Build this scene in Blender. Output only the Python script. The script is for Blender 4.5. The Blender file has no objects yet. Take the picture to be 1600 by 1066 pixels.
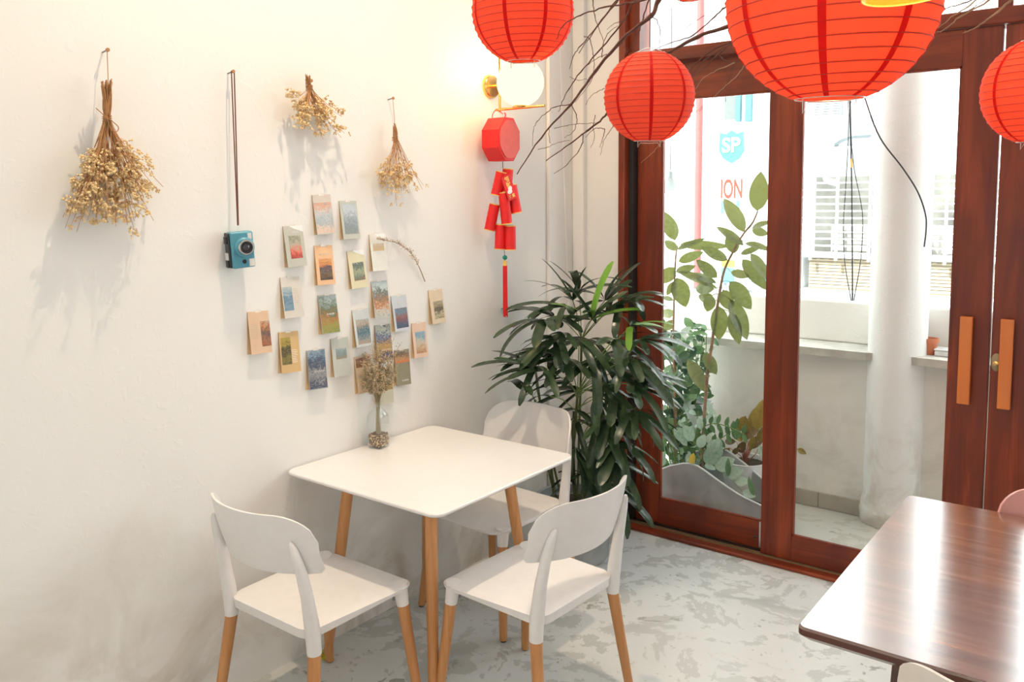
import bpy, bmesh, math, random
from mathutils import Vector, Matrix, noise
import numpy as np
random.seed(7)
SC = bpy.context.scene
COL = SC.collection
PI = math.pi
def rad(a): return a*PI/180

# ------------------------------------------------------------------ camera
CAM = Vector((2.568, 0.0, 1.748))
CR = Vector((0.8027, 0.5963, -0.0054)).normalized()
CF = Vector((-0.5936, 0.7992, -0.0955)).normalized()
CR = (CR - CF*CR.dot(CF)).normalized()
CU = CR.cross(CF)
FPX, PCX, PCY = 1316.83, 831.11, 438.67
cd = bpy.data.cameras.new('camera')
cam = bpy.data.objects.new('camera', cd); COL.objects.link(cam)
cam.matrix_world = Matrix.Translation(CAM) @ Matrix((CR, CU, -CF)).transposed().to_4x4()
cd.sensor_fit = 'HORIZONTAL'; cd.sensor_width = 36
cd.lens = FPX/1600*36
cd.shift_x = (800-PCX)/1600; cd.shift_y = (PCY-533)/1600
cd.clip_start = 0.02; cd.clip_end = 200
SC.camera = cam

# ------------------------------------------------------------------ world, lights, exposure
w = bpy.data.worlds.new('sky'); SC.world = w; w.use_nodes = True
wn = w.node_tree; bg = wn.nodes['Background']
bg.inputs[0].default_value = (0.93, 0.975, 1.0, 1); bg.inputs[1].default_value = 3.3
SC.view_settings.view_transform = 'Standard'; SC.view_settings.look = 'None'
SC.view_settings.gamma = 1; SC.view_settings.use_curve_mapping = False
SC.view_settings.exposure = 0.08

def area(name, loc, direction, sx, sy, power, color, spread=180):
    l = bpy.data.lights.new(name, 'AREA'); l.shape = 'RECTANGLE'; l.size = sx; l.size_y = sy
    l.energy = power; l.color = color; l.spread = rad(spread)
    o = bpy.data.objects.new(name, l); COL.objects.link(o); o.location = loc
    o.rotation_euler = Vector(direction).to_track_quat('-Z', 'Y').to_euler()
    return o
def spot(name, loc, target, power, color, size=60, blend=.6, radius=.02):
    l = bpy.data.lights.new(name, 'SPOT'); l.energy = power; l.color = color
    l.spot_size = rad(size); l.spot_blend = blend; l.shadow_soft_size = radius
    o = bpy.data.objects.new(name, l); COL.objects.link(o); o.location = loc
    o.rotation_euler = (Vector(target)-Vector(loc)).to_track_quat('-Z', 'Y').to_euler()
    return o
WARM = (1.0, 0.80, 0.56)
# the cafe's wall spot, and unseen fill lights added to brighten the room
sun = bpy.data.lights.new('sun', 'SUN'); sun.energy = 18; sun.color = (1, .98, .95); sun.angle = rad(.6)
so = bpy.data.objects.new('sun', sun); COL.objects.link(so); so.rotation_euler = Vector((.25, .62, -.75)).to_track_quat('-Z', 'Y').to_euler()
area('overhead_fill', (2.2, 1.2, 4.14), (0, 0, -1), 2.2, 2.2, 26, (1.0, .95, .88))  # soft fill added overhead, out of view, with no fitting modelled
area('rear_fill', (3.2, -2.35, 1.75), (0, 1, 0), 4.4, 2.4, 44, (.93, .97, 1.0))  # cool fill added behind the camera; the wall there has no opening
spot('ceiling_spot_a', (0.80, 1.85, 4.05), (0.0, 1.4, 0.9), 170, (1.0, .79, .54), 130, 1, .010)
spot('fill_spot', (0.76, 3.00, 4.05), (0.0, 2.6, 1.3), 16, (1, .86, .68), 110, 1, .02)  # weak extra spot added to lift the right part of the wall

# ------------------------------------------------------------------ materials
MATS = {}
def newmat(name):
    m = bpy.data.materials.new(name); m.use_nodes = True; MATS[name] = m
    return m, m.node_tree, m.node_tree.nodes['Principled BSDF']
def N(t, kind, **kw):
    n = t.nodes.new(kind)
    for k, v in kw.items():
        if k.startswith('i_'): n.inputs[k[2:].replace('_', ' ')].default_value = v
        else: setattr(n, k, v)
    return n
def coords(t, scale=(1,1,1), loc=(0,0,0), out='Object'):
    c = t.nodes.new('ShaderNodeTexCoord'); mp = t.nodes.new('ShaderNodeMapping')
    t.links.new(c.outputs[out], mp.inputs[0]); mp.inputs['Scale'].default_value = scale
    mp.inputs['Location'].default_value = loc
    return mp.outputs[0]
def ramp(t, fac, stops, interp='LINEAR'):
    r = t.nodes.new('ShaderNodeValToRGB'); r.color_ramp.interpolation = interp
    while len(r.color_ramp.elements) < len(stops): r.color_ramp.elements.new(0.5)
    for e, (p, c) in zip(r.color_ramp.elements, stops):
        e.position = p; e.color = (c[0], c[1], c[2], 1)
    t.links.new(fac, r.inputs[0]); return r.outputs[0]
def bump(t, b, h, strength, dist=.01):
    n = t.nodes.new('ShaderNodeBump'); n.inputs['Strength'].default_value = strength
    n.inputs['Distance'].default_value = dist
    t.links.new(h, n.inputs['Height']); t.links.new(n.outputs[0], b.inputs['Normal'])
def plain(name, col, rough=.5, metal=0, var=.06, scale=30, bmp=0, coat=0, spec=.5):
    m, t, b = newmat(name)
    n = N(t, 'ShaderNodeTexNoise'); n.inputs['Scale'].default_value = scale; n.inputs['Detail'].default_value = 4
    t.links.new(coords(t), n.inputs[0])
    lo = [max(0, c*(1-var)) for c in col]; hi = [min(1, c*(1+var)) for c in col]
    t.links.new(ramp(t, n.outputs[0], [(.3, lo), (.7, hi)]), b.inputs['Base Color'])
    b.inputs['Roughness'].default_value = rough; b.inputs['Metallic'].default_value = metal
    b.inputs['Coat Weight'].default_value = coat; b.inputs['Specular IOR Level'].default_value = spec
    if bmp: bump(t, b, n.outputs[0], bmp)
    return m
def noise_tex(t, vec, scale, detail=4, dist=0, rough=.5):
    n = N(t, 'ShaderNodeTexNoise'); n.inputs['Scale'].default_value = scale
    n.inputs['Detail'].default_value = detail; n.inputs['Distortion'].default_value = dist
    n.inputs['Roughness'].default_value = rough
    t.links.new(vec, n.inputs[0]); return n.outputs[0]
def mix(t, fac, a, b, mode='MIX'):
    n = t.nodes.new('ShaderNodeMix'); n.data_type = 'RGBA'; n.blend_type = mode
    for s, v in ((0, fac), (6, a), (7, b)):
        if hasattr(v, 'is_linked') or isinstance(v, bpy.types.NodeSocket): t.links.new(v, n.inputs[s])
        elif s == 0: n.inputs[0].default_value = v
        else: n.inputs[s].default_value = (v[0], v[1], v[2], 1)
    return n.outputs[2]

def plaster(name, base, stain, stain_lo=.58, stain_hi=.8, bs=.16):
    m, t, b = newmat(name); v = coords(t)
    big = noise_tex(t, v, 1.3, 5, .4); fine = noise_tex(t, v, 26, 6, .6, .6); mid = noise_tex(t, v, 7, 4, .8)
    c1 = ramp(t, big, [(.35, [x*.97 for x in base]), (.7, base)])
    # scuffs low on the wall
    sp = t.nodes.new('ShaderNodeSeparateXYZ'); c = t.nodes.new('ShaderNodeTexCoord')
    t.links.new(c.outputs['Object'], sp.inputs[0])
    low = ramp(t, sp.outputs[2], [(0, (1,1,1)), (.55, (.25,.25,.25)), (.9, (0,0,0))])
    st = ramp(t, noise_tex(t, v, 3.2, 8, 1.2, .65), [(stain_lo-.12, (0,0,0)), (stain_hi-.12, (1,1,1))])
    f = mix(t, 1.0, st, low, 'MULTIPLY')
    t.links.new(mix(t, f, c1, stain), b.inputs['Base Color'])
    b.inputs['Roughness'].default_value = .75; b.inputs['Specular IOR Level'].default_value = .25
    ad = t.nodes.new('ShaderNodeMath'); ad.operation = 'ADD'
    sq = ramp(t, fine, [(.55, (0,0,0)), (.75, (1,1,1))])
    t.links.new(mid, ad.inputs[0]); t.links.new(sq, ad.inputs[1])
    bump(t, b, ad.outputs[0], bs, .004)
    return m
plaster('wall_paint', (.86,.845,.81), (.62,.56,.47))
plaster('column_paint', (.86,.87,.85), (.60,.58,.52), .56, .7, .3)
plaster('parapet_paint', (.86,.845,.79), (.58,.56,.50), .54, .75, .3)
def floor_mat(name, light, mid, dark):
    m, t, b = newmat(name); v = coords(t)
    n1 = noise_tex(t, v, 3.4, 10, .35, .66); n2 = noise_tex(t, v, 6.5, 9, .3, .64); n3 = noise_tex(t, v, 1.1, 3)
    cA = ramp(t, n1, [(0, dark), (.40, mid), (.44, mid), (.452, light), (.56, [x*1.04 for x in light]), (.568, mid), (.62, mid), (.632, light)])
    chip = ramp(t, n2, [(.36, (1,1,1)), (.375, (0,0,0))])
    cB = mix(t, chip, cA, dark)
    cC = mix(t, ramp(t, n3, [(.35, (0,0,0)), (.7, (.5,.5,.5))]), cB, [x*.9 for x in light])
    t.links.new(cC, b.inputs['Base Color'])
    t.links.new(ramp(t, n1, [(.3, (.30,)*3), (.7, (.46,)*3)]), b.inputs['Roughness'])
    bump(t, b, n2, .06, .003); return m
floor_mat('polished_cement', (.66,.67,.65), (.49,.50,.475), (.31,.305,.27))
floor_mat('balcony_cement', (.56,.56,.50), (.47,.46,.40), (.33,.32,.27))
def wood(name, a, b_, c, axis='z', scale=9, rough=.35, coat=.3, stretch=14):
    m, t, b = newmat(name)
    s = {'x': (1, stretch, stretch), 'y': (stretch, 1, stretch), 'z': (stretch, stretch, 1)}[axis]
    v = coords(t, tuple(q*scale/12 for q in s))
    n = noise_tex(t, v, 1.6, 6, .7, .6); big = noise_tex(t, coords(t, (2,2,1)), 2.2, 3)
    g = ramp(t, n, [(.28, a), (.5, b_), (.72, c)])
    g2 = mix(t, ramp(t, big, [(.45, (0,0,0)), (.75, (.7,.7,.7))]), g, a)
    vo = N(t, 'ShaderNodeTexVoronoi'); vo.inputs['Scale'].default_value = 2.3
    t.links.new(coords(t, (1.6,1.6,1) if axis == 'z' else (1,1.6,1.6)), vo.inputs[0])
    kn = ramp(t, vo.outputs['Distance'], [(.03, (.85,.85,.85)), (.075, (0,0,0))])
    t.links.new(mix(t, kn, g2, [x*.35 for x in a]), b.inputs['Base Color'])
    b.inputs['Roughness'].default_value = rough; b.inputs['Coat Weight'].default_value = coat
    b.inputs['Coat Roughness'].default_value = .15
    bump(t, b, n, .02, .001); return m
wood('mahogany_upright', (.10,.014,.004), (.21,.030,.007), (.36,.062,.012), 'z', 9, .42, .0)
wood('mahogany_rail', (.11,.016,.005), (.23,.034,.008), (.38,.07,.014), 'x', 9, .42, .0)
wood('beech_leg', (.52,.22,.07), (.62,.29,.105), (.70,.35,.14), 'z', 22, .4, .15, 20)
wood('handle_wood', (.62,.15,.02), (.72,.20,.03), (.80,.26,.045), 'z', 9, .35, .3)
wood('table_walnut', (.10,.03,.014), (.20,.065,.025), (.42,.15,.04), 'x', 16, .2, 1.0, 16)
MATS['table_walnut'].node_tree.nodes['Principled BSDF'].inputs['Coat IOR'].default_value = 2.4
MATS['table_walnut'].node_tree.nodes['Principled BSDF'].inputs['IOR'].default_value = 1.8
MATS['table_walnut'].node_tree.nodes['Principled BSDF'].inputs['Coat Roughness'].default_value = .2
wood('dark_table_edge', (.06,.018,.012), (.09,.025,.015), (.12,.032,.018), 'x', 16, .3, .4)
plain('dark_track', (.02,.018,.016), .6)
plain('track_brass', (.38,.30,.17), .4, .6)
plain('white_plastic', (.86,.83,.81), .36, var=.02)
plain('pink_plastic', (.80,.40,.36), .36, var=.02)
plain('cream_plastic', (.82,.76,.68), .36, var=.02)
plain('table_white', (.87,.855,.84), .28, var=.015, coat=.2)
plain('cap_white', (.78,.75,.72), .4)
plain('bolt_steel', (.25,.25,.26), .35, .9)
plain('glide_teal', (.03,.16,.20), .4)
plain('gold', (.85,.52,.18), .22, 1, var=.02)
plain('red_card', (.80,.012,.012), .5)
plain('red_face', (.72,.10,.075), .55)
plain('gilt_paper', (.85,.55,.12), .4, .4)
plain('jade_bead', (.01,.30,.20), .2)
plain('black_cord', (.02,.018,.018), .6)
plain('brown_cord', (.16,.06,.03), .7)
plain('twine', (.42,.20,.08), .8)
plain('straw_stem', (.50,.25,.10), .8, var=.2, scale=60)
plain('seed_husk', (.86,.62,.33), .75, var=.25, scale=40)
plain('twig_brown', (.10,.035,.022), .75, var=.3, scale=30)
plain('twig_tan', (.36,.22,.12), .75, var=.2, scale=30)
plain('camera_blue', (.10,.34,.44), .4, var=.04)
plain('camera_black', (.025,.025,.028), .4)
plain('chrome', (.72,.72,.72), .15, 1, var=.02)
plain('lens_glass', (.03,.03,.04), .05, coat=1)
plain('camera_window', (.75,.74,.70), .1)
plain('kraft', (.80,.56,.31), .8)
plain('tape', (.86,.86,.82), .35)
plain('tape_clear', (.80,.76,.70), .3)
plain('print_line', (.50,.42,.34), .7)
plain('print_white', (.93,.92,.90), .6)
plain('concrete_pot', (.38,.40,.40), .7, var=.25, scale=9, bmp=.2)
plain('zinc_sheet', (.42,.45,.45), .6, .0, var=.22, scale=6, bmp=.1)
plain('zinc_rim', (.62,.65,.65), .4)
plain('soil', (.05,.035,.025), .95, var=.4, scale=60, bmp=.6)
plain('glazed_white', (.80,.82,.82), .25)
plain('terracotta', (.62,.20,.09), .7, var=.12)
plain('ledge_concrete', (.55,.54,.48), .8, var=.2, scale=9, bmp=.3)
plain('skirting_tile', (.42,.39,.32), .6, var=.12, scale=8)
plain('facade_white', (.82,.86,.87), .8)
plain('facade_grey', (.24,.26,.265), .8)
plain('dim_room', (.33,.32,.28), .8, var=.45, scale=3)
plain('grille_white', (.88,.88,.87), .5)
plain('shutter_beige', (.30,.25,.17), .6)
plain('shutter_slot', (.16,.12,.07), .7)
plain('teal_paint', (.05,.18,.21), .6)
plain('grey_window', (.11,.13,.125), .4)
plain('red_pole', (.28,.075,.07), .5)
plain('sign_green', (.045,.25,.15), .5)
plain('sign_red', (.45,.03,.012), .5)
plain('sign_blue', (.08,.22,.28), .5)
plain('black_cable', (.015,.018,.018), .5)
plain('cable_tape', (.72,.46,.10), .5)
plain('enamel_grey', (.40,.48,.48), .35)
plain('street', (.55,.55,.54), .9)
plain('awning', (.17,.20,.21), .8)
plain('cane', (.10,.12,.04), .7, var=.3)
plain('rubber_stem', (.30,.20,.12), .8, var=.3, scale=40)
plain('green_stem', (.16,.24,.06), .6)
plain('pink_stem', (.55,.22,.16), .6)
plain('moss_yellow', (.55,.50,.05), .9, var=.4, scale=60, bmp=.5)
plain('gravel_brown', (.17,.085,.05), .8, var=.6, scale=120)
plain('red_leaf', (.42,.05,.03), .6, var=.5, scale=50)
plain('ceiling_paint', (.86,.85,.82), .8)

def leafmat(name, a, b_, rough=.38, trans=.25, tcol=None, veins=0):
    m, t, b = newmat(name)
    oi = t.nodes.new('ShaderNodeObjectInfo')
    n = noise_tex(t, coords(t, (1,1,1)), 9, 3)
    ad = t.nodes.new('ShaderNodeMath'); ad.operation = 'MULTIPLY_ADD'
    t.links.new(oi.outputs['Random'], ad.inputs[0]); ad.inputs[1].default_value = .55
    t.links.new(n, ad.inputs[2])
    c = ramp(t, ad.outputs[0], [(.35, a), (1.0, b_)])
    if veins:
        wv = N(t, 'ShaderNodeTexWave'); wv.inputs['Scale'].default_value = veins; wv.inputs['Distortion'].default_value = 1
        t.links.new(coords(t), wv.inputs[0])
        c = mix(t, ramp(t, wv.outputs[1], [(.6, (0,0,0)), (1, (.35,.35,.35))]), c, [min(1, x*2+.05) for x in b_])
    t.links.new(c, b.inputs['Base Color']); b.inputs['Roughness'].default_value = rough
    tr = t.nodes.new('ShaderNodeBsdfTranslucent'); t.links.new(c, tr.inputs[0])
    if tcol: 
        for l in list(tr.inputs[0].links): t.links.remove(l)
        tr.inputs[0].default_value = (*tcol, 1)
    ms = t.nodes.new('ShaderNodeMixShader'); ms.inputs[0].default_value = trans
    t.links.new(b.outputs[0], ms.inputs[1]); t.links.new(tr.outputs[0], ms.inputs[2])
    t.links.new(ms.outputs[0], t.nodes['Material Output'].inputs[0])
    return m
leafmat('palm_leaf', (.016,.036,.018), (.05,.09,.04), .26, .10)
leafmat('palm_leaf_fresh', (.10,.30,.03), (.22,.42,.05), .35, .3)
leafmat('rubber_leaf', (.07,.11,.055), (.19,.22,.11), .25, .22, (.30,.34,.08))
leafmat('bush_leaf', (.05,.13,.05), (.17,.30,.13), .35, .25)
leafmat('dark_leaf', (.02,.06,.04), (.06,.14,.07), .3, .15)
leafmat('silver_leaf', (.22,.36,.26), (.50,.62,.50), .4, .25)
leafmat('croton_leaf', (.20,.17,.04), (.42,.30,.08), .4, .3)
leafmat('yellow_leaf', (.65,.42,.05), (.85,.60,.10), .5, .3)
leafmat('bronze_leaf', (.16,.10,.05), (.26,.18,.08), .4, .3)

def paper(name, col, tcol, rough=.7, tr=.6):
    m, t, b = newmat(name)
    n = noise_tex(t, coords(t), 22, 5, .5)
    c = ramp(t, n, [(.3, [x*.9 for x in col]), (.7, col)])
    t.links.new(c, b.inputs['Base Color']); b.inputs['Roughness'].default_value = rough
    b.inputs['Specular IOR Level'].default_value = .3
    q = t.nodes.new('ShaderNodeBsdfTranslucent'); q.inputs[0].default_value = (*tcol, 1)
    ms = t.nodes.new('ShaderNodeMixShader'); ms.inputs[0].default_value = tr
    t.links.new(b.outputs[0], ms.inputs[1]); t.links.new(q.outputs[0], ms.inputs[2])
    t.links.new(ms.outputs[0], t.nodes['Material Output'].inputs[0])
    bump(t, b, n, .3, .003); return m
paper('lantern_paper', (.82,.15,.085), (.90,.10,.03), .75, .5)
paper('lantern_seam', (.70,.006,.004), (.70,.008,.004), .7, .35)
plain('lantern_wire', (.50,.03,.015), .6)
plain('bare_wire', (.6,.6,.58), .3, .8)

def thin_glass(name, tint=(1,1,1), refl=1.0, ior=1.45):
    m, t, b = newmat(name); t.nodes.remove(b)
    tr = t.nodes.new('ShaderNodeBsdfTransparent'); tr.inputs[0].default_value = (*tint, 1)
    gl = t.nodes.new('ShaderNodeBsdfGlossy'); gl.inputs['Roughness'].default_value = 0.0
    fr = t.nodes.new('ShaderNodeFresnel'); fr.inputs[0].default_value = ior
    mu = t.nodes.new('ShaderNodeMath'); mu.operation = 'MULTIPLY'; mu.inputs[1].default_value = refl
    ge = t.nodes.new('ShaderNodeNewGeometry'); iv = t.nodes.new('ShaderNodeMath'); iv.operation = 'SUBTRACT'; iv.inputs[0].default_value = 1
    t.links.new(ge.outputs['Backfacing'], iv.inputs[1]); m2 = t.nodes.new('ShaderNodeMath'); m2.operation = 'MULTIPLY'
    t.links.new(fr.outputs[0], m2.inputs[0]); t.links.new(iv.outputs[0], m2.inputs[1])
    t.links.new(m2.outputs[0], mu.inputs[0])
    ms = t.nodes.new('ShaderNodeMixShader'); t.links.new(mu.outputs[0], ms.inputs[0])
    t.links.new(tr.outputs[0], ms.inputs[1]); t.links.new(gl.outputs[0], ms.inputs[2])
    t.links.new(ms.outputs[0], t.nodes['Material Output'].inputs[0]); return m
thin_glass('window_glass', (.97,.985,.98))
thin_glass('bottle_glass', (.95,.97,.965), 3.0, 1.5)
def emit(name, col, s):
    m, t, b = newmat(name); t.nodes.remove(b)
    e = t.nodes.new('ShaderNodeEmission'); e.inputs[0].default_value = (*col, 1); e.inputs[1].default_value = s
    t.links.new(e.outputs[0], t.nodes['Material Output'].inputs[0]); return m
emit('lamp_globe', (1.0,.84,.56), 1.45)
emit('lamp_bulb', (1.0,.62,.25), 5)
mm, tt, bb = newmat('amber_glass')
bb.inputs['Base Color'].default_value = (1,.45,.08,1); bb.inputs['Roughness'].default_value = .15
bb.inputs['Transmission Weight'].default_value = .75; bb.inputs['IOR'].default_value = 1.2

def art(name, cols, scale=9, stretch=(1,1,1), dist=1.5, grad=.6, seed=0):
    """painterly print: bands of colour from bottom to top, broken up by noise"""
    m, t, b = newmat(name)
    c = t.nodes.new('ShaderNodeTexCoord'); sp = t.nodes.new('ShaderNodeSeparateXYZ')
    t.links.new(c.outputs['Generated'], sp.inputs[0])
    n = noise_tex(t, coords(t, tuple(s*scale for s in stretch), (seed, seed*2, 0)), 6, 6, dist, .7)
    a = t.nodes.new('ShaderNodeMath'); a.operation = 'MULTIPLY_ADD'; a.inputs[1].default_value = grad
    t.links.new(sp.outputs[2], a.inputs[0])
    s2 = t.nodes.new('ShaderNodeMath'); s2.operation = 'MULTIPLY_ADD'; s2.inputs[1].default_value = 2.4*(1-grad); s2.inputs[2].default_value = -.5*2.4*(1-grad)+.5*(1-grad)
    t.links.new(n, s2.inputs[0]); t.links.new(s2.outputs[0], a.inputs[2])
    k = len(cols)
    t.links.new(ramp(t, a.outputs[0], [(.08+.84*i/(k-1), cc) for i, cc in enumerate(cols)]), b.inputs['Base Color'])
    b.inputs['Roughness'].default_value = .5; return m

# ------------------------------------------------------------------ mesh builder
class MB:
    def __init__(s): s.v = []; s.f = []
    def add(s, vs, fs):
        k = len(s.v); s.v += [tuple(v) for v in vs]; s.f += [tuple(i+k for i in f) for f in fs]; return s
    def box(s, a, b, M=None):
        (x0,y0,z0),(x1,y1,z1) = a, b
        vs = [Vector(p) for p in ((x0,y0,z0),(x1,y0,z0),(x1,y1,z0),(x0,y1,z0),(x0,y0,z1),(x1,y0,z1),(x1,y1,z1),(x0,y1,z1))]
        if M: vs = [M@v for v in vs]
        return s.add(vs, [(0,3,2,1),(4,5,6,7),(0,1,5,4),(1,2,6,5),(2,3,7,6),(3,0,4,7)])
    def tube(s, pts, r, n=8, cap=True):
        pts = [Vector(p) for p in pts]; rr = r if isinstance(r, (list, tuple)) else [r]*len(pts)
        up = Vector((0,0,1)); prev = None; vs = []
        for i, p in enumerate(pts):
            d = (pts[min(i+1, len(pts)-1)]-pts[max(i-1, 0)])
            d = d.normalized() if d.length > 1e-9 else Vector((0,0,1))
            if prev is None:
                a = d.cross(up) if abs(d.z) < .95 else d.cross(Vector((1,0,0)))
            else: a = prev-d*prev.dot(d)
            if a.length < 1e-6: a = d.orthogonal()
            a.normalize(); prev = a; b = d.cross(a)
            for k in range(n):
                t = 2*PI*k/n; vs.append(p+(a*math.cos(t)+b*math.sin(t))*rr[i])
        fs = [(i*n+k, i*n+(k+1)%n, (i+1)*n+(k+1)%n, (i+1)*n+k) for i in range(len(pts)-1) for k in range(n)]
        if cap: fs += [tuple(range(n))[::-1], tuple(range((len(pts)-1)*n, len(pts)*n))]
        return s.add(vs, fs)
    def lathe(s, prof, n=24, M=None, close=False):
        vs = []; m = len(prof)
        for r, z in prof:
            for k in range(n):
                t = 2*PI*k/n; vs.append(Vector((r*math.cos(t), r*math.sin(t), z)))
        if M: vs = [M@v for v in vs]
        fs = [(i*n+k, i*n+(k+1)%n, (i+1)*n+(k+1)%n, (i+1)*n+k) for i in range(m-1) for k in range(n)]
        if close: fs += [((m-1)*n+k, (m-1)*n+(k+1)%n, (k+1)%n, k) for k in range(n)]
        elif True:
            if prof[0][0] > 1e-5: fs.append(tuple(range(n))[::-1])
            if prof[-1][0] > 1e-5: fs.append(tuple(range((m-1)*n, m*n)))
        return s.add(vs, fs)
    def ball(s, c, r, n=8, m=6, sc=(1,1,1)):
        M = Matrix.Translation(c) @ Matrix.Diagonal((*sc, 1))
        return s.lathe([(max(r*math.sin(PI*i/m), 1e-6), -r*math.cos(PI*i/m)) for i in range(m+1)], n, M)
    def octa(s, c, r):
        c = Vector(c); d = [(1,0,0),(-1,0,0),(0,1,0),(0,-1,0),(0,0,1),(0,0,-1)]
        return s.add([c+Vector(q)*r*random.uniform(.7, 1.3) for q in d],
            [(0,2,4),(2,1,4),(1,3,4),(3,0,4),(2,0,5),(1,2,5),(3,1,5),(0,3,5)])
    def prism(s, poly, h0, h1, M=None):
        """polygon in xy extruded along z"""
        n = len(poly)
        vs = [Vector((x, y, h0)) for x, y in poly]+[Vector((x, y, h1)) for x, y in poly]
        if M: vs = [M@v for v in vs]
        return s.add(vs, [tuple(range(n))[::-1], tuple(range(n, 2*n))]+[(i, (i+1)%n, n+(i+1)%n, n+i) for i in range(n)])
    def build(s, name, mat, parent=None, smooth=False, bevel=0, seg=2, org=None, kind=None):
        me = bpy.data.meshes.new(name)
        v = s.v
        if org is not None: v = [(p[0]-org[0], p[1]-org[1], p[2]-org[2]) for p in v]
        me.from_pydata(v, [], s.f); me.materials.append(MATS[mat])
        bm = bmesh.new(); bm.from_mesh(me)
        bmesh.ops.remove_doubles(bm, verts=bm.verts, dist=1e-6)
        bmesh.ops.recalc_face_normals(bm, faces=bm.faces)
        if bevel:
            es = [e for e in bm.edges if len(e.link_faces) == 2 and e.calc_face_angle(0) > .5]
            bmesh.ops.bevel(bm, geom=es, offset=bevel, segments=seg, affect='EDGES', profile=.5)
        bm.to_mesh(me); bm.free()
        if smooth:
            me.polygons.foreach_set('use_smooth', [True]*len(me.polygons))
            try: me.set_sharp_from_angle(angle=rad(38))
            except Exception: pass
        o = bpy.data.objects.new(name, me); COL.objects.link(o)
        if parent is not None: o.parent = parent
        if kind: o['kind'] = kind
        return o
def tag(o, label, cat, group=None):
    o['label'] = label; o['category'] = cat
    if group: o['group'] = group
    return o
def thing(name, label, cat, loc=(0,0,0), rz=0, group=None):
    o = bpy.data.objects.new(name, None); COL.objects.link(o); o.location = loc; o.rotation_euler = (0,0,rz)
    o.empty_display_size = .05
    return tag(o, label, cat, group)
def struct(o): o['kind'] = 'structure'; return o
def place(mesh_obj, name, parent, M):
    o = bpy.data.objects.new(name, mesh_obj.data if hasattr(mesh_obj, 'data') else mesh_obj)
    COL.objects.link(o); o.parent = parent; o.matrix_local = M; return o
def mesh_only(mb, name, mat, smooth=True):
    o = mb.build(name, mat, None, smooth); me = o.data; bpy.data.objects.remove(o); return me
def copy_tree(root, loc, rz, label, group=None, cat=None):
    r = root.copy(); COL.objects.link(r); r.location = loc; r.rotation_euler = (0,0,rz); r['label'] = label
    if group: r['group'] = group
    for ch in root.children:
        c = ch.copy(); COL.objects.link(c); c.parent = r
        for g in ch.children:
            d = g.copy(); COL.objects.link(d); d.parent = c
    return r
def at(px, py, y=None, x=None, z=None):
    """the point of the room seen at a pixel of the photograph, on a plane of known depth or height"""
    d = CR*(px-PCX)-CU*(py-PCY)+CF*FPX
    if y is not None: return CAM+d*((y-CAM.y)/d.y)
    if x is not None: return CAM+d*((x-CAM.x)/d.x)
    return CAM+d*((z-CAM.z)/d.z)
def smooth_path(pts, k=5):
    pts = [Vector(p) for p in pts]; out = []
    for i in range(len(pts)-1):
        p0 = pts[max(i-1, 0)]; p1 = pts[i]; p2 = pts[i+1]; p3 = pts[min(i+2, len(pts)-1)]
        for j in range(k):
            t = j/k
            out.append(.5*((2*p1)+(p2-p0)*t+(2*p0-5*p1+4*p2-p3)*t*t+(3*p1-p0-3*p2+p3)*t*t*t))
    out.append(pts[-1]); return out
def rrect(x0, y0, x1, y1, r, k=6):
    out = []
    for cx, cy, a0 in ((x1-r, y1-r, 0), (x0+r, y1-r, 90), (x0+r, y0+r, 180), (x1-r, y0+r, 270)):
        for i in range(k+1):
            a = rad(a0+90*i/k); out.append((cx+r*math.cos(a), cy+r*math.sin(a)))
    return out

# ------------------------------------------------------------------ room shell
def sbox(name, a, b, mat, bevel=0):
    return struct(MB().box(a, b).build(name, mat, None, bevel=bevel))
YN, XR, H = -2.6, 6.2, 4.2
sbox('floor', (-.15, YN-.15, -.12), (XR+.15, 3.98, 0), 'polished_cement')
sbox('ceiling', (-.15, YN-.15, H), (XR+.15, 3.98, H+.12), 'ceiling_paint')
# left wall, slightly uneven where the plaster meets the floor
sbox('wall_left', (-.15, YN-.15, 0), (0, 3.98, H), 'wall_paint')
sbox('wall_right', (XR, YN-.15, 0), (XR+.15, 3.98, H), 'wall_paint')
sbox('wall_near', (-.15, YN-.15, 0), (XR+.15, YN, H), 'wall_paint')
DX0, DX1, DZ = .30, 3.80, 3.12
m = MB().box((0, 3.83, 0), (DX0, 3.98, H)).box((DX1, 3.83, 0), (XR, 3.98, H)).box((DX0, 3.83, DZ), (DX1, 3.98, H))
struct(m.build('wall_far', 'wall_paint'))
struct(MB().box((0, 3.585, 0), (.022, 3.83, H)).box((.022, 3.795, 0), (.095, 3.83, H)).build('trim_1', 'wall_paint', bevel=.006))

# ------------------------------------------------------------------ door wall: frame, sliding leaves, transom
fr = bpy.data.objects.new('door_frame', None); COL.objects.link(fr); struct(fr); fr.location = (DX0, 3.8, 0)
O = (DX0, 3.8, 0)
def fbox(name, a, b, mat, bevel=.003, parent=fr, org=O):
    return MB().box(a, b).build(name, mat, parent, bevel=bevel, org=org)
fbox('jamb', (DX0, 3.81, 0), (.335, 3.975, DZ), 'mahogany_upright')
fbox('channel', (.335, 3.86, .018), (.362, 3.975, 2.43), 'dark_track', 0)
fbox('jamb', (.335, 3.855, 2.49), (.395, 3.975, DZ), 'mahogany_upright')
fbox('jamb', (3.745, 3.81, 0), (DX1, 3.975, DZ), 'mahogany_upright')
fbox('header', (.335, 3.835, 2.43), (3.745, 3.975, 2.495), 'mahogany_rail', .006)
fbox('header', (.335, 3.82, 3.05), (3.745, 3.975, DZ), 'mahogany_rail', .006)
for mx in (2.01, 3.0): fbox('mullion', (mx, 3.86, 2.495), (mx+.055, 3.975, 3.05), 'mahogany_upright')
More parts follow.
